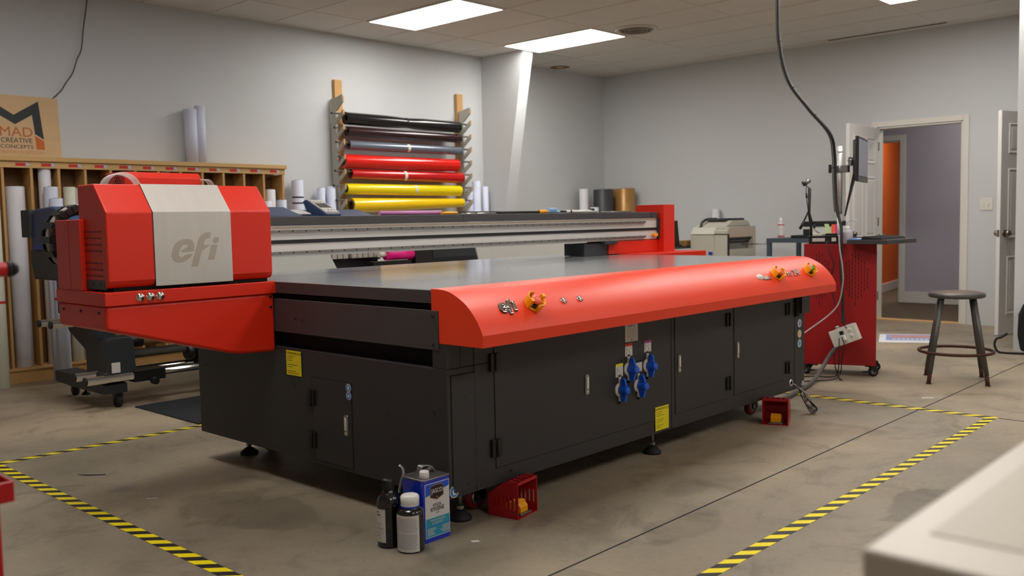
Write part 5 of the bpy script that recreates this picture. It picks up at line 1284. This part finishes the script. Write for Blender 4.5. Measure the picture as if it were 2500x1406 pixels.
for i, ra, rb, xa, xb, m, lb in V:
    z = RODS[i]; q = thing('vinyl_roll', (6.4, 7.47, z), lb, 'vinyl roll', 'coloured vinyl rolls on the wall rack')
    rc = .030
    body = MB(); N = 24; K = 12; vs = []; fs = []
    for j in range(K + 1):
        t = j / K; rr = ra + (rb - ra) * t
        zc = z + .021 - rr
        if i == 0: rr *= 1 - .18 * math.exp(-((t - .5) / .08) ** 2); 
        for k in range(N):
            a = 2 * PI * k / N; fl = 1 + (.12 if i in (0, 3, 5, 6) else 0) * max(0, -math.sin(a)) * (1 - abs(2 * t - 1) * .3)
            vs.append((xa + (xb - xa) * t, 7.455 + rr * math.cos(a), zc + rr * math.sin(a) * fl))
    for j in range(K):
        for k in range(N): fs.append((j * N + k, j * N + (k + 1) % N, (j + 1) * N + (k + 1) % N, (j + 1) * N + k))
    # open ends with an inner wall
    o0 = len(vs)
    for side_, j in ((0, 0), (1, K)):
        t = j / K; rr = (ra + (rb - ra) * t); zc = z + .021 - rr
        for dx in (0, .06):
            for k in range(N):
                a = 2 * PI * k / N
                vs.append((xa + (xb - xa) * t + (dx if side_ == 0 else -dx), 7.455 + rr * .78 * math.cos(a), zc + rr * .78 * math.sin(a)))
    for k in range(N):
        k2 = (k + 1) % N
        fs += [(k, k2, o0 + k2, o0 + k), (o0 + k, o0 + k2, o0 + N + k2, o0 + N + k), (K * N + k, K * N + k2, o0 + 2 * N + k2, o0 + 2 * N + k), (o0 + 2 * N + k, o0 + 2 * N + k2, o0 + 3 * N + k2, o0 + 3 * N + k)]
    body.add(vs, fs, 0, True); o = body.build('wound_vinyl', m, q); o.modifiers.new('s', 'EDGE_SPLIT').split_angle = math.radians(50)
    rr = ra * .72; MB().lathe([(rr * .72, 0), (rr, 0), (rr, .03), (rr * .72, .03), (rr * .72, -.0)], (xa + .004, 7.455, z + .021 - ra), 20, ax='x').build('roll_core', 'core' if i != 5 else 'black', q)
    if i in (2, 4, 5):
        xm = (6.39, 6.33, 6.47)[(2, 4, 5).index(i)]; rm = (ra + rb) / 2 + .0015
        MB().lathe([(rm, 0), (rm, .035)], (xm, 7.455, z + .021 - rm), 12, ax='x', a0=PI * .65, a1=PI * 1.35).build('masking_tape', 'masking', q)
    if i == 0: MB().lathe([(.052, 0), (.052, .02)], (6.385, 7.455, z + .021 - .059), 20, ax='x').build('tie', 'black', q)

# ------------------------------------------------------------------ rolls standing in the far corner
for (x, y, rd, H, m, lb) in ((9.31, 7.42, .058, 1.53, 'paper_roll', 'white roll on the left of the dark rolls in the far corner'), (9.42, 7.50, .035, 1.52, 'roll_grey', 'thin black roll in the far corner beside the white one'),
                           (9.53, 7.28, .125, 1.52, 'roll_grey', 'fat charcoal roll in the far corner'), (9.79, 7.36, .062, 1.53, 'bronze', 'slim bronze roll in the far corner'), (9.81, 7.14, .128, 1.53, 'bronze', 'fat bronze roll rightmost in the far corner'), (9.24, 7.20, .055, 1.29, 'paper_roll', 'shorter white roll before the fat charcoal roll in the corner')):
    roll(x, y, 0, H, rd, m, lb, group='upright rolls in the far corner')

# ------------------------------------------------------------------ beige plotter on a stand
r = thing('beige_plotter', (9.1, 5.2, 0), 'beige office plotter with an open front against the right wall', 'plotter')
a0_, a1_, b0_, b1_ = 8.80, 9.42, 5.07, 5.53
sh = MB()
sh.prism([(8.80, .70), (9.42, .70), (9.42, 1.035), (8.86, 1.035), (8.80, .955)], 1, b0_ + .16, b1_)
sh.box(8.80, 8.83, b0_, b0_ + .16, .70, .955)
sh.box(9.36, 9.42, b0_, b0_ + .16, .70, 1.035).box(8.83, 9.36, b0_, b0_ + .16, .915, 1.035).box(8.80, 8.83, b0_, b0_ + .16, .955, 1.0).box(8.83, 9.36, b0_, b0_ + .16, .70, .79)
sh.build('case', 'plotter_beige', r, bevel=.008)
MB().prism([(8.86, 1.035), (9.40, 1.035), (9.34, 1.10), (8.98, 1.10)], 1, b0_ + .05, b1_ - .03).build('top_hood', 'plotter_beige', r, bevel=.012)
MB().box(8.835, 9.355, b0_ - .003, b0_ + .0, .925, 1.03).build('front_flap', 'plotter_warm', r, bevel=.001)
MB().box(8.835, 9.355, b0_ + .06, b0_ + .158, .79, .914).build('inner_bay', 'rail_metal', r)
MB().box(8.84, 9.35, b0_ + .03, b0_ + .06, .885, .914).box(8.84, 9.35, b0_ + .05, b0_ + .062, .855, .872).build('pinch_bar', 'black', r)
MB().box(8.797, 8.801, b0_ - .0, b1_ - .02, .950, .955).box(8.80, 8.836, b0_ - .004, b0_ - .001, .70, .955).build('case_seam', 'black', r)
MB().tube(spline([(8.86, b1_ - .10, 1.03), (8.88, b1_ - .10, 1.08), (8.95, b1_ - .12, 1.115), (9.10, b1_ - .15, 1.12)], 6), .014, 8).build('feed_hose', 'printer_dark', r)
MB().prism([(8.93, 1.101), (9.36, 1.101), (9.33, 1.125), (8.97, 1.125)], 1, b0_ + .10, b0_ + .34).build('rear_tray', 'printer_dark', r, bevel=.004)
MB().box(8.797, 8.80, 5.25, 5.30, .73, .765).build('port_cover', 'panel_blue', r)
MB().box(8.82, 9.40, b0_ + .02, b1_ - .02, .66, .70).build('stand_top', 'foam_board', r)
for x in (8.84, 9.34):
    for y in (b0_ + .03, b1_ - .07): MB().box(x, x + .04, y, y + .04, 0, .66).build('leg', 'foam_board', r)
r = rod('feed_rod', (8.95, 4.99, .845), (8.74, 4.53, .86), .007, 'steel', 'thin grey rod reaching from the plotter to the steel table', 'rod')
r = thing('paper_roll', (9.93, 5.88, 0), 'white paper roll standing behind the plotter against the wall', 'paper roll')
MB().lathe([(.02, .0), (.045, .0), (.045, 1.24), (.02, 1.24)], (9.93, 5.88, 0), 24).build('paper_tube', 'paper_roll', r)
# desk with dark tower behind the red gantry post
r = thing('side_table', (8.8, 5.8, 0), 'low grey side table behind the red gantry post', 'table')
MB().box(8.40, 9.2, 5.58, 6.1, .80, .825).build('table_top', 'charcoal_light', r)
for x in (8.42, 9.15):
    for y in (5.6, 6.05): MB().box(x, x + .03, y, y + .03, 0, .80).build('leg', 'charcoal_light', r)
r = thing('speaker', (8.6, 5.66, .826), 'tall black speaker behind the red gantry post', 'speaker')
MB().prism([(5.60, .845), (5.73, .845), (5.715, 1.11), (5.625, 1.11)], 0, 8.55, 8.70).build('speaker_body', 'black', r, bevel=.006)
MB().box(8.52, 8.72, 5.585, 5.745, .8255, .846).build('speaker_base', 'black', r, bevel=.006)
r = thing('cardboard_box', (8.9, 5.62, .826), 'small flat cardboard box beside the black speaker', 'box')
MB().box(8.80, 9.05, 5.60, 5.74, .8255, .885).build('box_body', 'cardboard', r, bevel=.001)
# steel angle table with bottle and small printer
r = thing('steel_table', (9.0, 4.2, 0), 'grey steel angle-frame table between the plotter and the red cart', 'table')
MB().box(8.60, 9.30, 3.72, 4.51, .885, .915).build('table_rail', 'charcoal_light', r, bevel=.002)
mk('steel_blue', '46525e', .45, .3, var=.08)
MB().box(8.595, 8.60, 3.72, 4.51, .872, .916).build('angle_rail', 'steel_blue', r)
for x in (8.60, 9.25):
    for y in (3.74, 4.47): MB().box(x, x + .04, y, y + .04, 0, .885).build('leg', 'steel_blue', r)
r = thing('solvent_bottle', (8.66, 4.385, .9155), 'clear bottle with a red-edged label and white cap on the steel table', 'bottle')
MB().lathe([(0, .9155), (.030, .9155), (.033, .920), (.033, 1.058), (.024, 1.072), (.014, 1.078)], (8.66, 4.385, 0), 24).build('bottle_body', 'frosted', r)
MB().lathe([(.0334, .935), (.0334, 1.052)], (8.66, 4.385, 0), 24).build('bottle_label', 'label_white', r)
MB().lathe([(.0338, .930), (.0338, .943)], (8.66, 4.385, 0), 24).lathe([(.0338, 1.045), (.0338, 1.056)], (8.66, 4.385, 0), 24).build('label_edge', 'bottle_red', r)
MB().lathe([(.014, 1.078), (.016, 1.085), (.016, 1.10), (.010, 1.108), (.007, 1.122), (0, 1.124)], (8.66, 4.385, 0), 18).build('bottle_cap', 'cap_white', r)
r = thing('desk_printer', (8.85, 4.0, .9155), 'small black and white desktop printer on the steel table', 'printer')
MB().box(8.66, 9.0, 3.84, 4.28, .9155, .945).build('base_tray', 'black', r, bevel=.003)
MB().box(8.70, 9.0, 3.86, 4.165, .946, 1.030).build('printer_body', 'foam_board', r, bevel=.005)
MB().box(8.69, 9.0, 3.86, 4.168, 1.030, 1.080).box(8.695, 8.76, 4.10, 4.168, .946, 1.005).build('printer_lid', 'black', r, bevel=.005)

# ------------------------------------------------------------------ odds and ends
o = MB().prism([(8.20, 3.215), (8.42, 2.785), (9.00, 2.97), (8.75, 3.42)], 2, .0005, .004).build('floor_banner', 'paper_roll'); tag(o, 'flat printed white banner lying on the floor between cart and stool', 'banner')
A = Vector((8.20, 3.215, .0042)); u = (Vector((8.42, 2.785, .0042)) - A); v_ = (Vector((8.75, 3.42, .0042)) - A)
def bq(a0, a1, b0, b1): 
    return [tuple(A + u * a + v_ * b) for a, b in ((a0, b0), (a1, b0), (a1, b1), (a0, b1))]
mk('faded_blue', '8c98c8', .6, var=.3, scale=25); mk('faded_red', 'c88a80', .6, var=.3, scale=25)
MB().add(bq(.12, .98, .25, .95), [(0, 1, 2, 3)]).build('banner_print', 'faded_blue', o)
MB().add([(a, b, c + .0004) for a, b, c in bq(.2, .98, .6, .85)], [(0, 1, 2, 3)]).build('banner_print', 'faded_red', o)
s = MB()
for i in range(9): s.add([(a, b, c + .0008) for a, b, c in bq(.24 + .08 * i, .29 + .08 * i, .30, .46)], [(0, 1, 2, 3)])
s.build('banner_print', 'label_white', o)
r = thing('backpack', (8.75, 2.15, 0), 'black backpack with a loose strap at the right picture edge', 'backpack')
MB().prism([(1.76, .02), (2.06, .02), (2.085, .15), (2.08, .32), (2.04, .42), (1.86, .44), (1.76, .30), (1.75, .12)], 0, 8.12, 8.30).build('bag_body', 'fabric_black', r, bevel=.03, seg=3)
st = spline([(8.14, 2.155, .16), (8.11, 2.19, .13), (8.10, 2.225, .115), (8.09, 2.235, .07), (8.09, 2.215, .02), (8.09, 2.17, .008), (8.10, 2.02, .012)], 6)
MB().tube(st, .009, 6).build('strap', 'fabric_black', r)
def scrap(pts, m, label, name='paper_scrap'):
    o = MB().prism(pts, 2, .0003, .0015).build(name, m); tag(o, label, 'litter', 'small litter on the concrete floor')
scrap([(2.262, 2.335), (2.285, 2.318), (2.292, 2.335), (2.27, 2.352)], 'label_white', 'white paper scrap on the floor in front of the solvent can')
scrap([(1.745, 3.785), (1.785, 3.755), (1.788, 3.763), (1.75, 3.792)], 'label_white', 'thin white scrap on the floor by the left tape')
scrap([(1.72, 4.42), (1.735, 4.37), (1.80, 4.31), (1.808, 4.318), (1.75, 4.38)], 'black', 'dark sliver lying on the floor inside the left tape corner', 'dark_scrap')
scrap([(5.86, 2.03), (5.90, 1.97), (5.93, 1.98), (5.89, 2.035)], 'label_white', 'white scrap on the floor left of the stool')
#PART6
